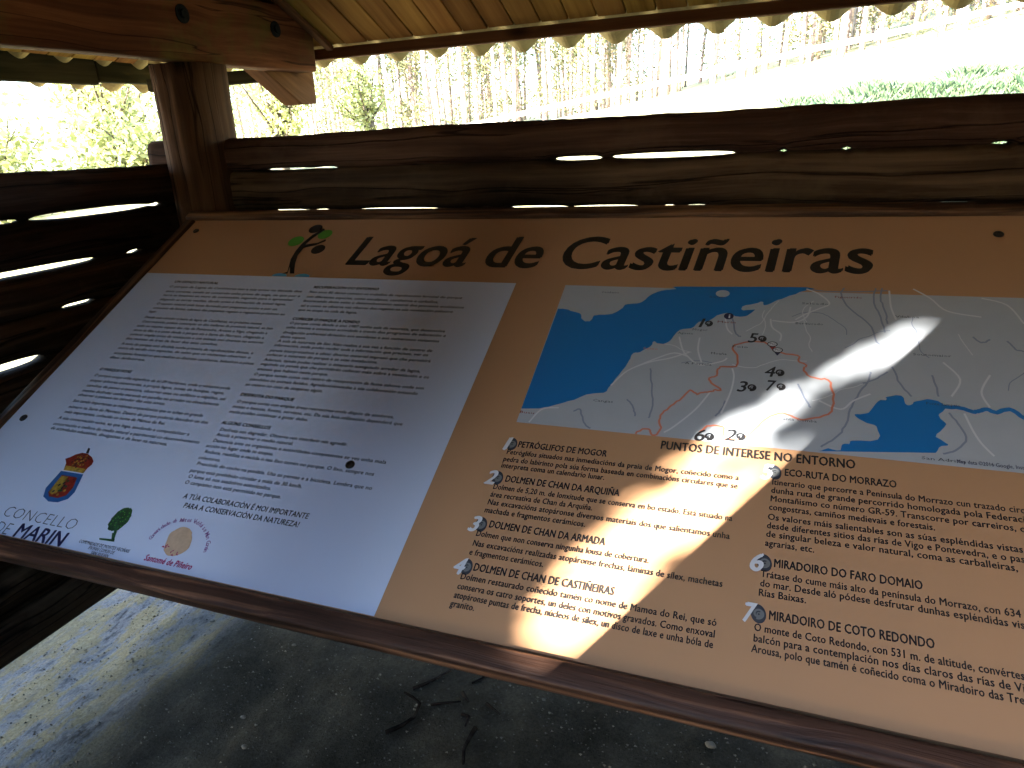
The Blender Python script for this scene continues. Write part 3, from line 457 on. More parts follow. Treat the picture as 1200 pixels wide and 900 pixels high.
# ------------------------------------------------------------ log walls
def log_wall(name, label, axis, A0, A1, face, bounds, gaps, extra=0):
    root = tag(empty(name, ((A0 + A1) / 2, face + .065, G) if axis == 'x' else (face - .065, (A0 + A1) / 2, G)), label, 'log wall')
    n = 24
    def gh(gl, s, k):
        h = 0
        for a, b, hh in gl:
            if a < s < b:
                t = (s - a) / (b - a); h = max(h, hh * min(1, (4 * t * (1 - t)) ** .5 * 1.05) / 2)
        return h if h > 0 else -.0035
    for i in range(len(bounds) - 1):
        zt, zb = bounds[i], bounds[i + 1]; gt = gaps[i - 1] if 0 < i <= len(gaps) else ([] if i else None); gb = gaps[i] if i < len(gaps) else []
        a0, a1 = A0, A1
        if i == 0 and extra: a0 = A0 - extra
        stn = int((a1 - a0) / .02); V, F = [], []
        for j in range(stn + 1):
            s = a0 + (a1 - a0) * j / stn
            top = zt + (noise.noise(Vector((s * 1.7, 3.1, i))) * .006 if gt is None else -gh(gt, s, 0))
            if gt is None: top += .004 * noise.noise(Vector((s * 9, 1, i))) + .0025 * noise.noise(Vector((s * 31, 1, i)))
            bot = zb + gh(gb, s, 1)
            cz, hz = (top + bot) / 2, (top - bot) / 2
            dp = .064 + .005 * noise.noise(Vector((s * 2, i * 3.3, 7)))
            if i == len(bounds) - 2 and axis == 'y': dp += .012
            for k in range(n):
                a = 2 * math.pi * k / n; c, sn = math.cos(a), math.sin(a)
                ex = 3.6 if axis == 'x' else 2.1; e = (abs(c) ** ex + abs(sn) ** ex) ** (-1 / ex)
                wv = 1 + .02 * noise.noise(Vector((s * 3, c * 2, sn * 2 + i)))
                yy = -c * e * dp * wv; zz = sn * e * hz
                if i == 1 and axis == 'x' and c > .6:           # long shake along the second log
                    q = sn - .12 - .05 * noise.noise(Vector((s * 1.5, 0, 0)))
                    if abs(q) < .2: yy += .006 * (1 - abs(q) / .2)
                V.append((s, yy, cz + zz) )
        for j in range(stn):
            for k in range(n): F.append((j * n + k, (j + 1) * n + k, (j + 1) * n + (k + 1) % n, j * n + (k + 1) % n))
        F.append(tuple(range(n))); F.append(tuple(stn * n + k for k in range(n))[::-1])
        zc = (zt + zb) / 2; mid = (a0 + a1) / 2
        V = [(x - mid, y, z - zc) for x, y, z in V]
        if axis == 'x': M = Matrix.Translation((mid, face + .064, zc))
        else:
            M = Matrix.Translation((face - .064, mid, zc)) @ Matrix(((0, -1, 0, 0), (1, 0, 0, 0), (0, 0, 1, 0), (0, 0, 0, 1)))
        me = mesh('log', V, F, True); me.materials.append(MT['log']); me.materials.append(MT['endgrain'])
        for q in (-1, -2): me.polygons[q].material_index = 1; me.polygons[q].use_smooth = False
        link('log', me, MT['log'], root, M)
    return root
log_wall('log_wall', 'dark log wall running behind the top edge of the panel', 'x', -1.86, 1.25, 1.85,
         [.051, -.050, -.178, -.305, -.43, -.555, -.68, -.81, -.93, -1.05, -1.17, -1.29], D['bgap'], .12)
log_wall('log_wall', 'dark log wall to the left of the panel with bright slits between its logs', 'y', -.1, 1.93, -1.85,
         [-.019, -.141, -.275, -.392, -.511, -.64, -.77, -.90, -1.03, -1.156, -1.293], D['lgap'])

log_wall('log_wall', 'unseen log wall added at the right end of the shelter to cut the light', 'y', -.1, 1.93, 1.56,  # out of view, added to darken the inside of the shelter
         [-.019, -.141, -.275, -.392, -.511, -.64, -.77, -.90, -1.03, -1.156, -1.293], D['lgap'])

# ------------------------------------------------------------ information panel
PU0, PU1, PV0, PV1 = -1.703, 1.06, .333, 1.42
pan = tag(empty('information_panel', (0, ST, -CT), (TILT, 0, 0)), 'large sloping wood framed information panel with tan and white print and a map', 'information panel')
PM = WORLD[pan.name]
def L3(u, v, w_=0): return Matrix.Translation((u, v, w_))
def flatpoly(name, pts, mat, parent, h, holes=None):
    bm = bmesh.new(); vs = [bm.verts.new((p[0], p[1], h)) for p in pts]; f = bm.faces.new(vs)
    if f.calc_area() and f.normal.z < 0: bmesh.ops.reverse_faces(bm, faces=[f])
    f.normal_update()
    if f.normal.z < 0: f.normal_flip()
    bmesh.ops.triangulate(bm, faces=bm.faces[:])
    me = bpy.data.meshes.new(name); bm.to_mesh(me); bm.free(); return link(name, me, mat, parent, PM)
def strip(pts, wd, h, rad=None):
    V, F = [], []; n = len(pts)
    for i, p in enumerate(pts):
        a = Vector(pts[max(i - 1, 0)]); b = Vector(pts[min(i + 1, n - 1)]); d = (b - a)
        d = d.normalized() if d.length else Vector((1, 0)); q = Vector((-d.y, d.x)) * wd / 2
        V += [(p[0] + q.x, p[1] + q.y, h), (p[0] - q.x, p[1] - q.y, h)]
    for i in range(n - 1): F.append((2 * i, 2 * i + 1, 2 * i + 3, 2 * i + 2))
    return V, F
def smooth_line(pts, k=4, jit=0):
    out = []; n = len(pts)
    for i in range(n - 1):
        p = [Vector(pts[max(0, min(n - 1, i + j))]) for j in (-1, 0, 1, 2)]
        for s in range(k):
            t = s / k; q = .5 * ((2 * p[1]) + (p[2] - p[0]) * t + (2 * p[0] - 5 * p[1] + 4 * p[2] - p[3]) * t * t + (3 * p[1] - p[0] - 3 * p[2] + p[3]) * t ** 3)
            if jit and s: q += Vector((random.uniform(-jit, jit), random.uniform(-jit, jit)))
            out.append((q.x, q.y))
    out.append(tuple(pts[-1])); return out
def ellipse(u, v, a, b, rot=0, n=28):
    c, s = math.cos(rot), math.sin(rot)
    return [(u + a * math.cos(t) * c - b * math.sin(t) * s, v + a * math.cos(t) * s + b * math.sin(t) * c) for t in [2 * math.pi * k / n for k in range(n)]]
bm_ = box_mesh('board', PU1 - PU0 + .02, PV1 - PV0 + .005, .018, bev=0)
board = link('board', bm_, MT['tan'], pan, PM @ L3((PU0 + PU1) / 2, (PV0 + PV1) / 2 + .006, -.009))
white = flatpoly('white_sheet', [(PU0 + .001, PV0 + .0045), (-.5585, PV0 + .0045), (-.5585, 1.163), (PU0 + .001, 1.163)], MT['white'], pan, .0004)
MU0, MV0, MV1 = -.438, .757, 1.161
mapo = flatpoly('map', [(MU0, MV0), (.97, MV0), (.97, MV1), (MU0, MV1)], MT['land'], pan, .0004)
# frame rails (rounded, weathered)
def rail(p0, p1, wd, th, off):
    M, L = frame_x((*p0, off), (*p1, off)); return link('frame_rail', box_mesh('frame_rail', L, wd, th, bev=.006, seg=3, sub=30, wob=.0015, seed=p0[0]), MT['frame'], pan, PM @ M)
rail((PU0 - .04, .3105), (PU1 + .04, .3105), .037, .040, -.004)
rail((PU0 - .04, 1.4365), (PU1 + .04, 1.4365), .036, .040, -.006)
rail((PU0 - .0175, .334), (PU0 - .0175, 1.416), .035, .03, -.008)
rail((PU1 + .0175, .334), (PU1 + .0175, 1.416), .035, .03, -.008)
for v in (.55, 1.2): beam('support_batten', PM @ Vector((PU0 + .1, v, -.04)), PM @ Vector((PU1 - .1, v, -.04)), .07, .04, MT['dark'], pan, bev=.004)
for u in (-1.45, .8): beam('support_strut', PM @ Vector((u, .42, -.075)), (u, 1.84, -.95), .06, .06, MT['dark'], pan, bev=.004)
# lettering
def text_mesh(s, size, sx=None, width=None, bold=0., shear=0., res=2, measure=None, space=1.):
    cu = bpy.data.curves.new('lettering', 'FONT'); cu.body = s; cu.size = size; cu.offset = bold * size; cu.resolution_u = res; cu.shear = shear; cu.space_character = space
    ob = bpy.data.objects.new('lettering', cu); me = bpy.data.meshes.new_from_object(ob)
    bpy.data.objects.remove(ob); bpy.data.curves.remove(cu)
    nv = len(me.vertices); co = np.empty(nv * 3, np.float32); me.vertices.foreach_get('co', co); co = co.reshape(-1, 3)
    fs = [tuple(p.vertices) for p in me.polygons]; bpy.data.meshes.remove(me)
    return co, fs
def embolden(co, fs, b, size):
    if b <= 0: return co, fs
    out, F = [], []
    for k, (dx, dy) in enumerate(((0, 0), (b, .35 * b), (b * .5, -.35 * b))):
        c = co.copy(); c[:, 0] += dx * size * 1.6; c[:, 1] += dy * size * 1.6; c[:, 2] += .00004 * k
        F += [tuple(i + len(co) * k for i in f) for f in fs]; out.append(c)
    return np.concatenate(out), F
def line_geo(vis, rest, u0, v0, u1, v1, size, h, **k):
    bo = k.get('bold', 0); k['bold'] = min(bo, 0)
    co, fs = text_mesh(vis, size, **k); wv = co[:, 0].max() - 0; sx = (u1 - u0) / wv
    if rest: co, fs = text_mesh(vis + rest, size, **k)
    co, fs = embolden(co, fs, bo, size)
    sl = (v1 - v0) / max(1e-6, (u1 - u0)); sl = max(-.004, min(.004, sl))
    V = [(u0 + float(x) * sx, v0 + float(y) + sl * float(x) * sx, h + float(z_)) for x, y, z_ in co]
    return V, fs
STY = {  # size, bold, shear, material, letter spacing
 'small': (.0125, .020, 0, 'ink2'), 'small_h': (.013, .045, 0, 'ink'), 'slogan': (.0165, .022, 0, 'ink'),
 'thin': (.036, -.018, 0, 'ink2'), 'title': (.172, .024, .12, 'ink'), 'logo_small': (.0098, .01, 0, 'ink2'), 'piñeiro': (.0175, .045, .1, 'magenta'),
 'sect': (.0255, .04, 0, 'ink'), 'h': (.0195, .04, 0, 'ink'), 'body': (.0160, .030, 0, 'ink')}
def words(name, full, u0, v0, u1, v1, size, h, mat, parent, **k):
    V, F = line_geo(full, '', u0, v0, u1, v1, size, h, **k); V = np.array(V)
    cuts = [0]; tot = text_mesh(full, size)[0][:, 0].max()
    for i, c in enumerate(full):
        if c == ' ': cuts.append(u0 + (u1 - u0) * (text_mesh(full[:i], size)[0][:, 0].max() / tot + .008))
    cid = np.array([sum(V[f[0]][0] > c for c in cuts[1:]) for f in F])
    for q in range(len(cuts)):
        fs = [F[i] for i in np.where(cid == q)[0]]; ids = sorted({a for f in fs for a in f}); mp = {a: j for j, a in enumerate(ids)}
        link(name, mesh(name, [tuple(V[a]) for a in ids], [tuple(mp[a] for a in f) for f in fs]), mat, parent, PM)
for kind, name, lines in D['text']:
    if kind == 'title':
        a, b, u0, v0, u1, v1 = lines[0]; words('title_word', a, u0, v0, u1, v1, .172, .0010, MT['ink'], board, bold=.024, shear=.12, res=5); continue
    sz, bo, sh, mt = STY[kind]
    on_white = kind in ('small', 'small_h', 'slogan', 'thin', 'logo_small', 'piñeiro')
    V, F = merge([line_geo(a, b, u0, v0, u1, v1, sz, .0010, bold=bo, shear=sh, res=5 if kind == 'title' else 2, space=1.04) for a, b, u0, v0, u1, v1 in lines])
    link(name, mesh(name, V, F), MT[mt], white if on_white else board, PM)
# name of the town hall: DE thin, MARIN bold
u0, v0, u1, v1 = D['de']
V, F = line_geo('MARIN', '', u0 + .004, v0, u1, v0, .044, .0010, bold=.03)
link('town_hall_text', mesh('town_hall_text', V, F), MT['navy'], white, PM)
V, F = line_geo('DE', '', u0 - .055, v0, u0 - .012, v0, .038, .0010, bold=-.016)
link('town_hall_text', mesh('town_hall_text', V, F), MT['ink2'], white, PM)
# numbered markers: pale digit over a dark spiral disc on the list, dark digit with a spiral on the map
def spiral_disc(u, v, r, h, mat, parent):
    V, F = merge([strip([(u + r * (1 - .5 * k / 22) * math.cos(k * .36 - 1.9), v + r * (1 - .5 * k / 22) * math.sin(k * .36 - 1.9)) for k in range(26)], r * .42, h),
                  strip(ellipse(u + r * .1, v - .1 * r, r * .3, r * .3, 0, 12) + [(u + r * .4, v - .1 * r)], r * .22, h)])
    return link('spiral_mark', mesh('spiral_mark', V, F), mat, parent, PM)
for d, u, v in D['marks']:
    o = flatpoly('marker_disc', ellipse(u + .007, v + .010, .0105, .0145, .2), MT['ink2'], board, .0006)
    V, F = line_geo(d, '', u - .017, v - .005, u + .003, v - .005, .042, .0014, bold=.05, shear=.2, res=4)
    link('marker_digit', mesh('marker_digit', V, F), MT['pale'], board, PM)
    spiral_disc(u + .007, v + .010, .0075, .0010, MT['greymark'], board)
for d, u, v in D['mapmarks']:
    V, F = line_geo(d, '', u - .010, v - .002, u + .010, v - .002, .037, .0016, bold=.02, shear=.2, res=4)
    link('marker_digit', mesh('marker_digit', V, F), MT['ink'], mapo, PM)
    spiral_disc(u + .018, v + .010, .0080, .0015, MT['ink'], mapo)
# map print
flatpoly('sea', smooth_line(D['sea'], 3, .0012) , MT['sea'], mapo, .0008)
flatpoly('sea', smooth_line(D['bay'][:-1], 3, .0012), MT['sea'], mapo, .0008)
flatpoly('island', ellipse(*D['island'], .014, .011), MT['land'], mapo, .0011)
V, F = strip(smooth_line(D['river'], 4, .0008), .008, .0008); link('river', mesh('river', V, F), MT['sea'], mapo, PM)
for q in D['rivers']:
    V, F = strip(smooth_line(q, 5, .0012), .0032, .0007); link('river', mesh('river', V, F), MT['river'], mapo, PM)
for q in D['roads']:
    V, F = strip(smooth_line(q, 5), .0032, .0009); link('road_line', mesh('road_line', V, F), MT['road'], mapo, PM)
for k in range(46):                                     # fine web of lanes over the printed land
    u, v = random.uniform(-.42, .9), random.uniform(.78, 1.12); a = random.uniform(0, 6.28); q = [(u, v)]
    for s in range(random.randint(3, 7)):
        a += random.uniform(-.6, .6); u += math.cos(a) * .02; v += math.sin(a) * .018; q.append((u, v))
    def inside(poly, x, y):
        c = False; n = len(poly)
        for i in range(n):
            x1, y1 = poly[i]; x2, y2 = poly[i - 1]
            if (y1 > y) != (y2 > y) and x < (x2 - x1) * (y - y1) / (y2 - y1) + x1: c = not c
        return c
    if any(inside(D['sea'], *p) or inside(D['bay'], *p) or not (MU0 + .004 < p[0] < .96 and MV0 + .006 < p[1] < MV1 - .006) for p in q): continue
    V, F = strip(smooth_line(q, 3, .0006), .0016, .0008); link('road_line', mesh('road_line', V, F), MT['road'] if k % 3 else MT['river'], mapo, PM)
for q in D['route']:
    V, F = strip(smooth_line(q, 3, .0016), .0038, .0011); link('walking_route', mesh('walking_route', V, F), MT['route'], mapo, PM)
for s, c, u, v, wd in D['places']:
    V, F = line_geo(s, '', u - wd / 2, v, u + wd / 2, v, .0085, .0012, bold=.0, res=1)
    link('place_name', mesh('place_name', V, F), MT[{'r': 'red', 'b': 'ink2', 'o': 'route'}[c]], mapo, PM)
u0, v0, u1, v1 = D['mapcredit']
V, F = line_geo('Map data ©2016 Google, Inst', '', u0, v0, u1, v0, .0105, .0012, bold=.01); link('map_credit', mesh('map_credit', V, F), MT['navy'], mapo, PM)
u, v = D['info']
o = flatpoly('information_pin', ellipse(u, v, .0095, .0095), MT['navy'], mapo, .0013)
V, F = line_geo('i', '', u - .0015, v - .006, u + .002, v - .006, .016, .0017, bold=.03); link('pin_letter', mesh('pin_letter', V, F), MT['pale'], mapo, PM)
for i, (u, v) in enumerate(D['pins']):
    flatpoly('map_pin', [(u, v - .010), (u + .008, v + .003), (u - .008, v + .003)], MT['red' if i == 0 else 'navy'], mapo, .0012)
    flatpoly('map_pin', ellipse(u, v + .005, .0095, .0072), MT['ink'], mapo, .0014); flatpoly('map_pin', ellipse(u, v + .005, .0075, .0054), MT['pale'], mapo, .0016)
    V, F = line_geo('PO', '', u - .0055, v + .0025, u + .0055, v + .0025, .0085, .0019); link('pin_letter', mesh('pin_letter', V, F), MT['ink'], mapo, PM)
# park logo
lg = D['logo']
flatpoly('park_logo', [(p[0], max(p[1], 1.1638)) for p in lg['trunk'][:12]] + [(p[0], max(p[1], 1.1638)) for p in lg['trunk'][12:]], MT['ink'], board, .0014)
for u, v, a, c in lg['dots']: flatpoly('park_logo', ellipse(u, v, a, a * .95, .25), MT['green' if c == 'g' else 'ink'], board, .0010)
for u, v in lg['water']: flatpoly('park_logo', [p for p in ellipse(u, 1.1635, .024, .013) if p[1] > 1.1634], MT['lblue'], board, .0010)
# town crest
cr = D['crest']
flatpoly('town_crest', cr['shield'], MT['blue'], white, .0010); flatpoly('town_crest', cr['inner'], MT['red'], white, .0013); flatpoly('town_crest', cr['gold'], MT['gold'], white, .0016)
flatpoly('town_crest', cr['crown'], MT['red'], white, .0013); flatpoly('town_crest', cr['base'], MT['gold'], white, .0016); flatpoly('town_crest', cr['cross'], MT['ink'], white, .0010)
cx, cy = np.mean(np.array(cr['crown']), 0)
for k in range(30):
    t = k * 2.4; r = .006 + .0007 * k
    flatpoly('town_crest', ellipse(cx + r * math.cos(t) * .8, cy + r * math.sin(t) * .75, .0022, .0022, 0, 8), MT['ink' if k % 2 else 'gold'], white, .0019)
cx, cy = np.mean(np.array(cr['inner']), 0)
for k in range(14):
    t = k * 2.4; r = .004 + .0014 * k
    flatpoly('town_crest', ellipse(cx + r * math.cos(t) * .7, cy + r * math.sin(t), .003, .0035, k, 8), MT['ink' if k % 3 == 0 else ('gold' if k % 3 == 1 else 'dgreen')], white, .0019)
# tree logo
tr_ = D['tree']; u, v = tr_['crown']
flatpoly('tree_logo', [(p[0] + random.uniform(-.001, .001), p[1] + random.uniform(-.0015, .0015)) for p in ellipse(u, v, .0215, .0275, -.1, 40)], MT['dgreen'], white, .0010)
for k in range(40):
    t = k * 2.4; r = (k / 40) ** .5
    flatpoly('tree_logo', ellipse(u + .018 * r * math.cos(t), v + .023 * r * math.sin(t), .0017, .0013, k, 6), MT['green' if k % 2 else 'ink'], white, .0013)
flatpoly('tree_logo', tr_['trunk'], MT['dgreen'], white, .0016); flatpoly('tree_logo', tr_['base'], MT['dgreen'], white, .0018)
# parish logo with lettering round an arc
ps = D['parish']; flatpoly('parish_logo', smooth_line(ps['blob'] + [ps['blob'][0]], 3, .0007)[:-1], MT['beige'], white, .0010)
for k in range(12): 
    q = Vector(ps['pink'][k % 5]) + Vector((random.uniform(-.004, .004), random.uniform(-.004, .004)))
    flatpoly('parish_logo', ellipse(q.x, q.y, .0028, .0012, k, 6), MT['magenta'], white, .0013)
arc = smooth_line(ps['arc'], 8); s_txt = 'Comunidade de Montes Veciñais e Man Común'
cum = [0]
for a, b in zip(arc, arc[1:]): cum.append(cum[-1] + (Vector(b) - Vector(a)).length)
parts = []
for i, ch in enumerate(s_txt):
    if ch == ' ': continue
    s = cum[-1] * (i + .5) / len(s_txt); j = next(k for k in range(len(cum)) if cum[k] >= s)
    a, b = Vector(arc[j - 1]), Vector(arc[j]); d = (b - a).normalized()
    co, fs = text_mesh(ch, .0125, bold=.01)
    parts.append(([(a.x + d.x * float(x) - d.y * float(y), a.y + d.y * float(x) + d.x * float(y), .0012) for x, y, _ in co], fs))
V, F = merge(parts); link('parish_text', mesh('parish_text', V, F), MT['lilac'], white, PM)
# screws
for u, v in D['screws'] + [[1.02, .612], [1.02, 1.354], [.43, .60]]:
    V, F = [], []; pr = [(.0095, 0), (.0095, .002), (.0075, .0034), (.004, .0036), (.0035, .0022)]; n = 18
    for r, h in pr: V += [(r * math.cos(2 * math.pi * k / n), r * math.sin(2 * math.pi * k / n), h) for k in range(n)]
    for i in range(len(pr) - 1):
        for k in range(n): F.append((i * n + k, i * n + (k + 1) % n, (i + 1) * n + (k + 1) % n, (i + 1) * n + k))
    F.append(tuple((len(pr) - 1) * n + k for k in range(n)))
    link('screw', mesh('screw', V, F), MT['screw'], pan, PM @ L3(u, v, .0004))

# ------------------------------------------------------------ trees and plants
def leaf_quads(C, size, aspect=.45, flatz=1.0):
    n = len(C); d = rng.normal(size=(n, 3)); d[:, 2] *= flatz; d /= np.linalg.norm(d, axis=1)[:, None]
    e = rng.normal(size=(n, 3)); e -= (e * d).sum(1)[:, None] * d; e /= np.linalg.norm(e, axis=1)[:, None]
    s = (size * rng.uniform(.6, 1.3, n))[:, None]
    return np.stack([C - d * s * .5, C + e * s * aspect * .5, C + d * s * .5, C - e * s * aspect * .5], 1)
def limb(p0, dirv, L, r, segs=6, wob=.15, rnd=random):
    pts = [Vector(p0)]; d = Vector(dirv).normalized(); rads = [r]
    for i in range(segs):
        d = (d + Vector((rnd.uniform(-wob, wob), rnd.uniform(-wob, wob), rnd.uniform(-wob, wob) * .5))).normalized()
        pts.append(pts[-1] + d * L / segs); rads.append(r * (1 - (i + 1) / segs * .8))
    return pts, rads
def copy_tree(o, loc, rz, sc):
    r = o.copy(); COL.objects.link(r); r.location = loc; r.rotation_euler = (0, 0, rz); r.scale = (sc, sc, sc)
    for ch in o.children:
        c = ch.copy(); COL.objects.link(c); c.parent = r
    return r
# eucalyptus: five kinds, then copied
def make_euc(seed, H, r):
    rd = random.Random(seed); root = empty('eucalyptus_tree', (0, 0, 0))
    pts, rads = limb((0, 0, -.4), (rd.uniform(-.03, .03), rd.uniform(-.03, .03), 1), H, r, 12, .035, rd)
    geo = [tube_data(pts, [r * (1 - .8 * i / 12) for i in range(13)], 7)]; C = []
    for k in range(rd.randint(16, 24)):
        i = rd.randint(3, 11) if rd.random() < .75 else rd.randint(1, 4); a = rd.uniform(0, 6.28); L = rd.uniform(.6, 2.2) * (1 if i > 4 else .5)
        lp, lr = limb(pts[i], (math.cos(a), math.sin(a), rd.uniform(.1, .9)), L, rads[i] * .3, 4, .2, rd)
        geo.append(tube_data(lp, lr, 4, False))
        for q in lp[2:]:
            m = int(rd.uniform(18, 46)); C.append(np.array(q) + rng.normal(size=(m, 3)) * np.array([.38, .38, .45]))
    V, F = merge(geo); link('trunk', mesh('trunk', V, F, True), MT['bark'], root)
    link('crown', quads('crown', leaf_quads(np.concatenate(C), np.float64(.2), .35)), MT['euc'], root)
    return root
EL_ = 'slender eucalyptus in the bright wood beyond the meadow'
protos = [make_euc(11 + k, 17 + k, r_) for k, r_ in enumerate((.09, .12, .10, .15, .075))]
spots = []
tries = 0
while len(spots) < 250 and tries < 20000:
    tries += 1
    y = 27 + 30 * random.random() ** 1.2; x = random.uniform(-1.0 * y, .38 * y)
    if x < -.55 * y and random.random() < .55: continue
    if all((x - a) ** 2 + (y - b) ** 2 > .45 for a, b in spots): spots.append((x, y))
spots.sort(key=lambda p: p[1])
for i, (x, y) in enumerate(spots):
    z = height(x, y) - .05; rz = random.uniform(0, 6.28); sc = random.uniform(.8, 1.15)
    if i < 5: o = protos[i]; o.location = (x, y, z); o.rotation_euler = (0, 0, rz); o.scale = (sc,) * 3
    else: o = copy_tree(protos[i % 5], (x, y, z), rz, sc)
    tag(o, EL_, 'tree', 'eucalyptus trees of the wood beyond the meadow')
ln = copy_tree(protos[3], (7.0, 28.5, height(7.0, 28.5) - .1), 1.0, .9); ln.rotation_euler = (0, R(13), 0)
tag(ln, 'leaning eucalyptus at the far right edge of the wood', 'tree', 'eucalyptus trees of the wood beyond the meadow')
# low pale rail fence along the edge of the wood
fen = tag(empty('rail_fence', (-1.5, 25.8, height(-1.5, 25.8))), 'low pale rail fence running along the foot of the wood', 'fence')
fx = [-12 + 2.1 * k for k in range(12)]
for a in fx:
    z = height(a, 25.8); beam('fence_post', (a, 25.8, z - .3), (a, 25.8, z + .62), .11, .11, MT['paint'], fen, up=(0, 1, 0), bev=.01)
for a, b in zip(fx, fx[1:]):
    beam('rail', (a, 25.72, height(a, 25.8) + .45), (b, 25.72, height(b, 25.8) + .45), .05, .17, MT['paint'], fen, bev=.01)

# broad shrubs and saplings seen over the left wall
def make_bush(name, label, loc, rad, h, nleaf, mat, size=.11, group=None, bark='obark', trunk_h=.3, clump=.28, tests=None, fill=0):
    rd = random.Random(int(abs(loc[0] * 131 + loc[1] * 17))); root = tag(empty(name, loc), label, 'tree' if 'tree' in name else 'shrub', group)
    geo = []; C = []; nl = int(14 + rad * 6)
    pts, rads = limb((0, 0, -.2), (0, 0, 1), h * trunk_h + .2, .045 * h, 4, .08, rd); geo.append(tube_data(pts, [.05 * h * (1 - .1 * i) * .6 for i in range(5)], 8))
    top = pts[-1]
    for k in range(nl):
        a = rd.uniform(0, 6.28); el = rd.uniform(-.1, 1.3); tgt = Vector((math.cos(a) * math.cos(el) * rad, math.sin(a) * math.cos(el) * rad, h * (1 - trunk_h) * (.15 + .85 * math.sin(max(el, 0)))))
        tgt *= rd.uniform(.45, 1.0); lp, lr = limb(top - Vector((0, 0, rd.uniform(0, .2) * h)), tgt, tgt.length, .012 * h, 6, .18, rd)
        geo.append(tube_data(lp, lr, 5, False))
        for q in lp[1:]:
            m = int(nleaf / nl / 6); C.append(np.array(q) + rng.normal(size=(m, 3)) * clump * rad * rd.uniform(.4, 1))
    if fill:
        q = rng.normal(size=(fill, 3)); q /= np.linalg.norm(q, axis=1)[:, None]; q *= rng.random((fill, 1)) ** .4
        C.append(q * np.array([rad, rad, h * .44]) * 1.1 + np.array([0, 0, h * .56]))
    C = np.concatenate(C)
    if tests is not None: C = C[tests(C + np.array(loc))]
    V, F = merge(geo); M = Matrix.Translation(loc)
    link('trunk', mesh('trunk', V, F, True), MT[bark], root, M)
    link('crown', quads('crown', leaf_quads(C, np.float64(size), .55)), mat, root, M)
    return root
BG = 'shrubs and young trees outside the left wall'
for lb, x, y, rad, h, n in [
    ('low yellow green bush nearest the left edge above the left wall', -10.8, 7.2, 1.3, 2.1, 5200),
    ('rounded bush midway along the opening over the left wall', -9.4, 8.6, 1.1, 1.9, 5000),
    ('taller leafy young tree behind the low bushes left of the corner post', -12.5, 11.0, 1.7, 4.4, 6000),
    ('small bright bush just left of the corner post', -9.3, 9.9, .8, 1.9, 3400),
    ('sparse young tree far behind the left opening', -17.5, 15.5, 2.0, 5.5, 6000),
    ('leafy young tree seen between the corner post and the rafter tail', -13.2, 17.0, 1.6, 5.2, 5200),
    ('loose yellow green sapling just right of the rafter tail', -12.0, 20.0, 1.1, 4.6, 3600)]:
    make_bush('shrub' if h < 3 else 'young_tree', lb, (x, y, height(x, y) - .03), rad, h, int(n * .55), MT['bush'], .12 if h < 3 else .15, BG)
# two unseen trees added to shade the panel, leaves cut out along the streak
BAND = [(-.335, .30), (-.20, .30), (-.12, .47), (-.03, .62), (.05, .72), (.155, .80), (.24, .93), (.275, 1.0), (.33, 1.12), (.285, 1.105), (.225, 1.075), (.175, 1.05), (.20, 1.02), (.12, .985), (.05, .90), (-.03, .83), (-.09, .79), (-.18, .73), (-.25, .62), (-.30, .50)]
POLYS = [np.array(p) for p in D['band']]; KEEP = D['keep']
def in_band(C):
    nrm = np.array([0, -ST, CT]); Sv = np.array(SUN)
    t_ = (-1 - C @ nrm) / (Sv @ nrm); P = C + t_[:, None] * Sv
    u = P[:, 0]; v = P[:, 1] * CT + P[:, 2] * ST
    def test(BA, u, v):
        r = np.zeros(len(u), bool); n = len(BA)
        for i in range(n):
            x1, y1 = BA[i]; x2, y2 = BA[i - 1]
            with np.errstate(divide='ignore', invalid='ignore'):
                r ^= ((y1 > v) != (y2 > v)) & (u < (x2 - x1) * (v - y1) / (y2 - y1) + x1)
        return r
    keep = np.ones(len(u))
    for BA, kp in zip(POLYS, KEEP):
        r = test(BA, u, v)
        e = .020 if kp == 0 and BA[:, 1].min() > .85 else .014
        for du, dv in ((e, 0), (-e, 0), (0, e), (0, -e)): r |= test(BA, u + du, v + dv)
        keep = np.where(r, np.minimum(keep, kp), keep)
    return rng.random(len(u)) < keep
dh = Vector((SUN.x, SUN.y, 0)).normalized()
for lb, off, side in (('unseen dense tree added outside the open front to shade the panel', 5.4, -1.35), ('second unseen dense tree added beside the open front to shade the panel', 6.2, .95)):
    c = Vector((-.3, 1.2, 0)) + dh * off + Vector((-dh.y, dh.x, 0)) * side
    o = make_bush('shade_tree', lb, (c.x, c.y, G), 2.1, 4.1, 36000, MT['oak'], .105, None, trunk_h=.3, clump=.26, tests=in_band, fill=70000)

for lb, x, y in (('unseen dark tree added ahead of the open front to block low sky light', 1.9, -5.2), ('unseen dark tree added diagonally out from the right front post to block light', 5.4, -3.6), ('unseen dark tree added beyond the right end of the shelter to block light', 7.0, .2)):  # more unseen trees, added to keep low sky light off the panel
    make_bush('shade_tree', lb, (x, y, G), 2.4, 4.4, 16000, MT['oak'], .2, None, trunk_h=.25, clump=.3, fill=12000)

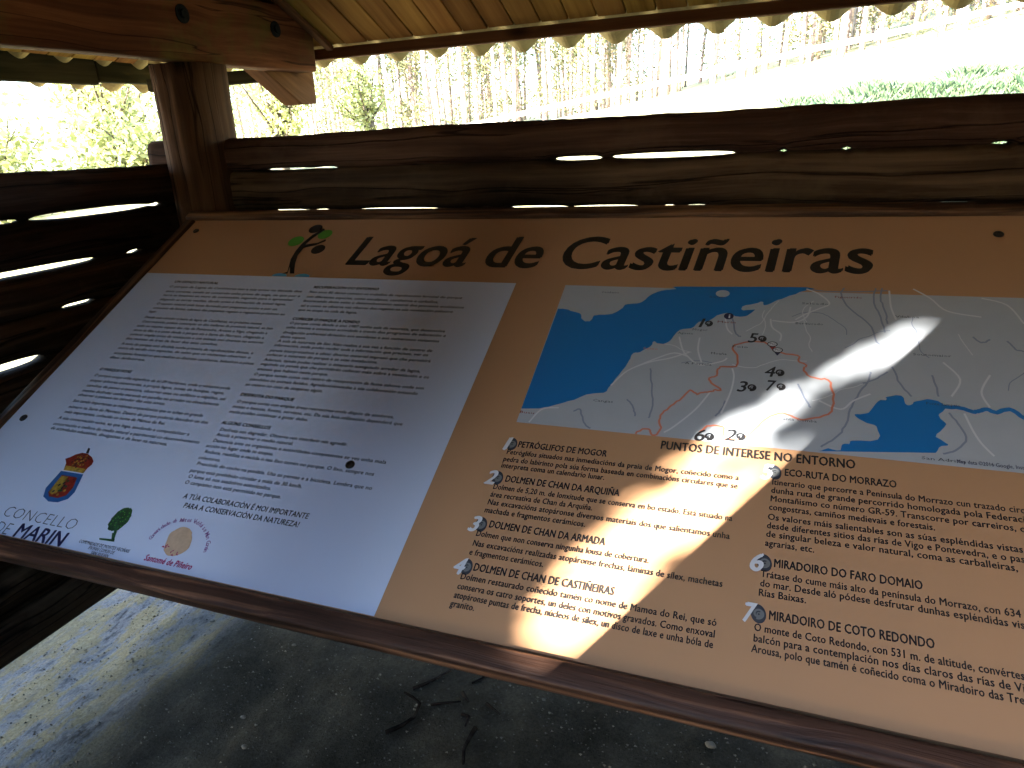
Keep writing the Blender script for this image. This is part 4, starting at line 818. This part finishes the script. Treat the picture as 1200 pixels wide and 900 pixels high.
# ------------------------------------------------------------ grass on the bank behind the shelter
n = 130000; gy = 5.6 + 2.3 * rng.random(n) ** 1.5; gx = rng.uniform(.0, .36, n) * gy; gy += .25 * gx
gz = np.array([height(float(a), float(b)) for a, b in zip(gx, gy)])
tuft = np.array([noise.noise(Vector((float(a) * 2.2, float(b) * 2.2, 3))) for a, b in zip(gx, gy)])
hh = (.07 + .09 * rng.random(n)) * (1 + .9 * tuft); an = rng.uniform(0, 6.28, n); wd = .002 + .0025 * rng.random(n)
lean = rng.normal(size=(n, 2)) * .35 * hh[:, None]
B = np.stack([gx, gy, gz - .01], 1); sd = np.stack([np.cos(an) * wd, np.sin(an) * wd, 0 * an], 1)
T = B + np.stack([lean[:, 0], lean[:, 1], hh], 1); Mi = (B + T) / 2 - np.stack([lean[:, 0] * .2, lean[:, 1] * .2, -.1 * hh], 1)
tag(link('grass', quads('grass', np.stack([B - sd, B + sd, T, Mi - sd], 1)), MT['grass']), 'tall green grass growing on the bank behind the back log wall', 'grass', kind='stuff')

# ------------------------------------------------------------ twigs and pebbles on the ground under the panel
def twig(pts, r, label):
    P = [Vector((a, b, height(a, b) + r * .8 + c)) for a, b, c in pts]; c0 = P[len(P) // 2].copy()
    V, F = tube_data([p - c0 for p in P], [r * (1 - .5 * i / (len(P) - 1)) for i in range(len(P))], 6)
    tag(link('twig', mesh('twig', V, F, True), MT['twig'], None, Matrix.Translation(c0)), label, 'twig', 'twigs on the ground under the panel')
twig([(-0.947, 1.302, 0), (-0.917, 1.338, 0), (-0.893, 1.379, 0), (-0.9, 1.425, 0), (-0.933, 1.443, 0), (-0.969, 1.454, 0)], 0.007, "thick curved dark twig lying left of the others")
twig([(-0.95, 1.475, 0), (-0.919, 1.507, 0), (-0.893, 1.546, 0), (-0.866, 1.598, 0)], 0.006, "long thin twig reaching up under the panel rim")
twig([(-0.866, 1.433, 0), (-0.827, 1.452, 0), (-0.785, 1.473, 0)], 0.0045, "straight pale twig lying level below the long thin twig")
twig([(-0.794, 1.506, 0), (-0.761, 1.477, 0)], 0.007, "short stub of twig right of the straight pale twig")
twig([(-0.707, 1.487, 0), (-0.653, 1.463, 0)], 0.005, "short slanting twig stub furthest right of the twigs")
twig([(-0.703, 1.394, 0), (-0.705, 1.355, 0), (-0.703, 1.313, 0), (-0.684, 1.266, 0)], 0.008, "forked dark twig running down towards the photo's lower edge")
twig([(-0.762, 1.428, 0), (-0.736, 1.426, 0), (-0.734, 1.39, 0)], 0.005, "thin hooked twig at the top left of the forked dark twig")
twig([(-0.785, 1.557, 0), (-0.761, 1.584, 0), (-0.745, 1.608, 0)], 0.003, "fine grass stem lying to the right under the panel rim")
def pebble(x, y, r, label):
    bm = bmesh.new(); bmesh.ops.create_icosphere(bm, subdivisions=2, radius=r)
    for v in bm.verts: v.co *= 1 + .35 * noise.noise(v.co * (1.1 / r) + Vector((x * 9, y, 0))); v.co.z *= .6; v.co.x *= 1.3
    me = bpy.data.meshes.new('pebble'); bm.to_mesh(me); bm.free(); me.polygons.foreach_set('use_smooth', [True] * len(me.polygons))
    tag(link('pebble', me, MT['stone'], None, Matrix.Translation((x, y, height(x, y) + r * .35))), label, 'pebble', 'pebbles on the ground under the panel')
pebble(-1.83, 1.563, 0.0081, "pale grey pebble nearest the bright patch")
pebble(-1.432, 1.522, 0.0062, "small pebble in the dark ground below the white sheet")
pebble(-1.391, 1.22, 0.0068, "pebble beside the photo's lower left bright patch")
pebble(-1.304, 1.125, 0.0074, "light pebble low on the dark ground left of the twigs")
pebble(-0.058, 1.534, 0.0112, "pebble alone on the dark ground at lower right")
pebble(-0.548, 1.559, 0.0050, "small pebble right of the twigs")
# crumbs of soil, grit and bits of dry leaf strewn over the trodden earth
n = 5200; cx_ = rng.uniform(-2.3, 1.2, n); cy_ = rng.uniform(.7, 1.9, n)
C = np.array([(a, b, height(float(a), float(b)) + .0015) for a, b in zip(cx_, cy_)]); s_ = .0018 + .0035 * rng.random(n) ** 3
tet = np.array([(1, 0, -.5), (-.5, .87, -.5), (-.5, -.87, -.5), (0, 0, .9)]); V = []; F = []
ang = rng.uniform(0, 6.28, n)
for i in range(n):
    c, s0 = math.cos(ang[i]), math.sin(ang[i]); o = len(V)
    for t_ in tet: V.append((C[i][0] + s_[i] * (c * t_[0] - s0 * t_[1]) * 1.4, C[i][1] + s_[i] * (s0 * t_[0] + c * t_[1]), C[i][2] + s_[i] * t_[2] * .8))
    F += [(o, o + 2, o + 1), (o, o + 1, o + 3), (o + 1, o + 2, o + 3), (o + 2, o, o + 3)]
tag(link('grit', mesh('grit', V, F), MT['grit']), 'fine dark grit and soil crumbs strewn over the trodden earth', 'grit', kind='stuff')
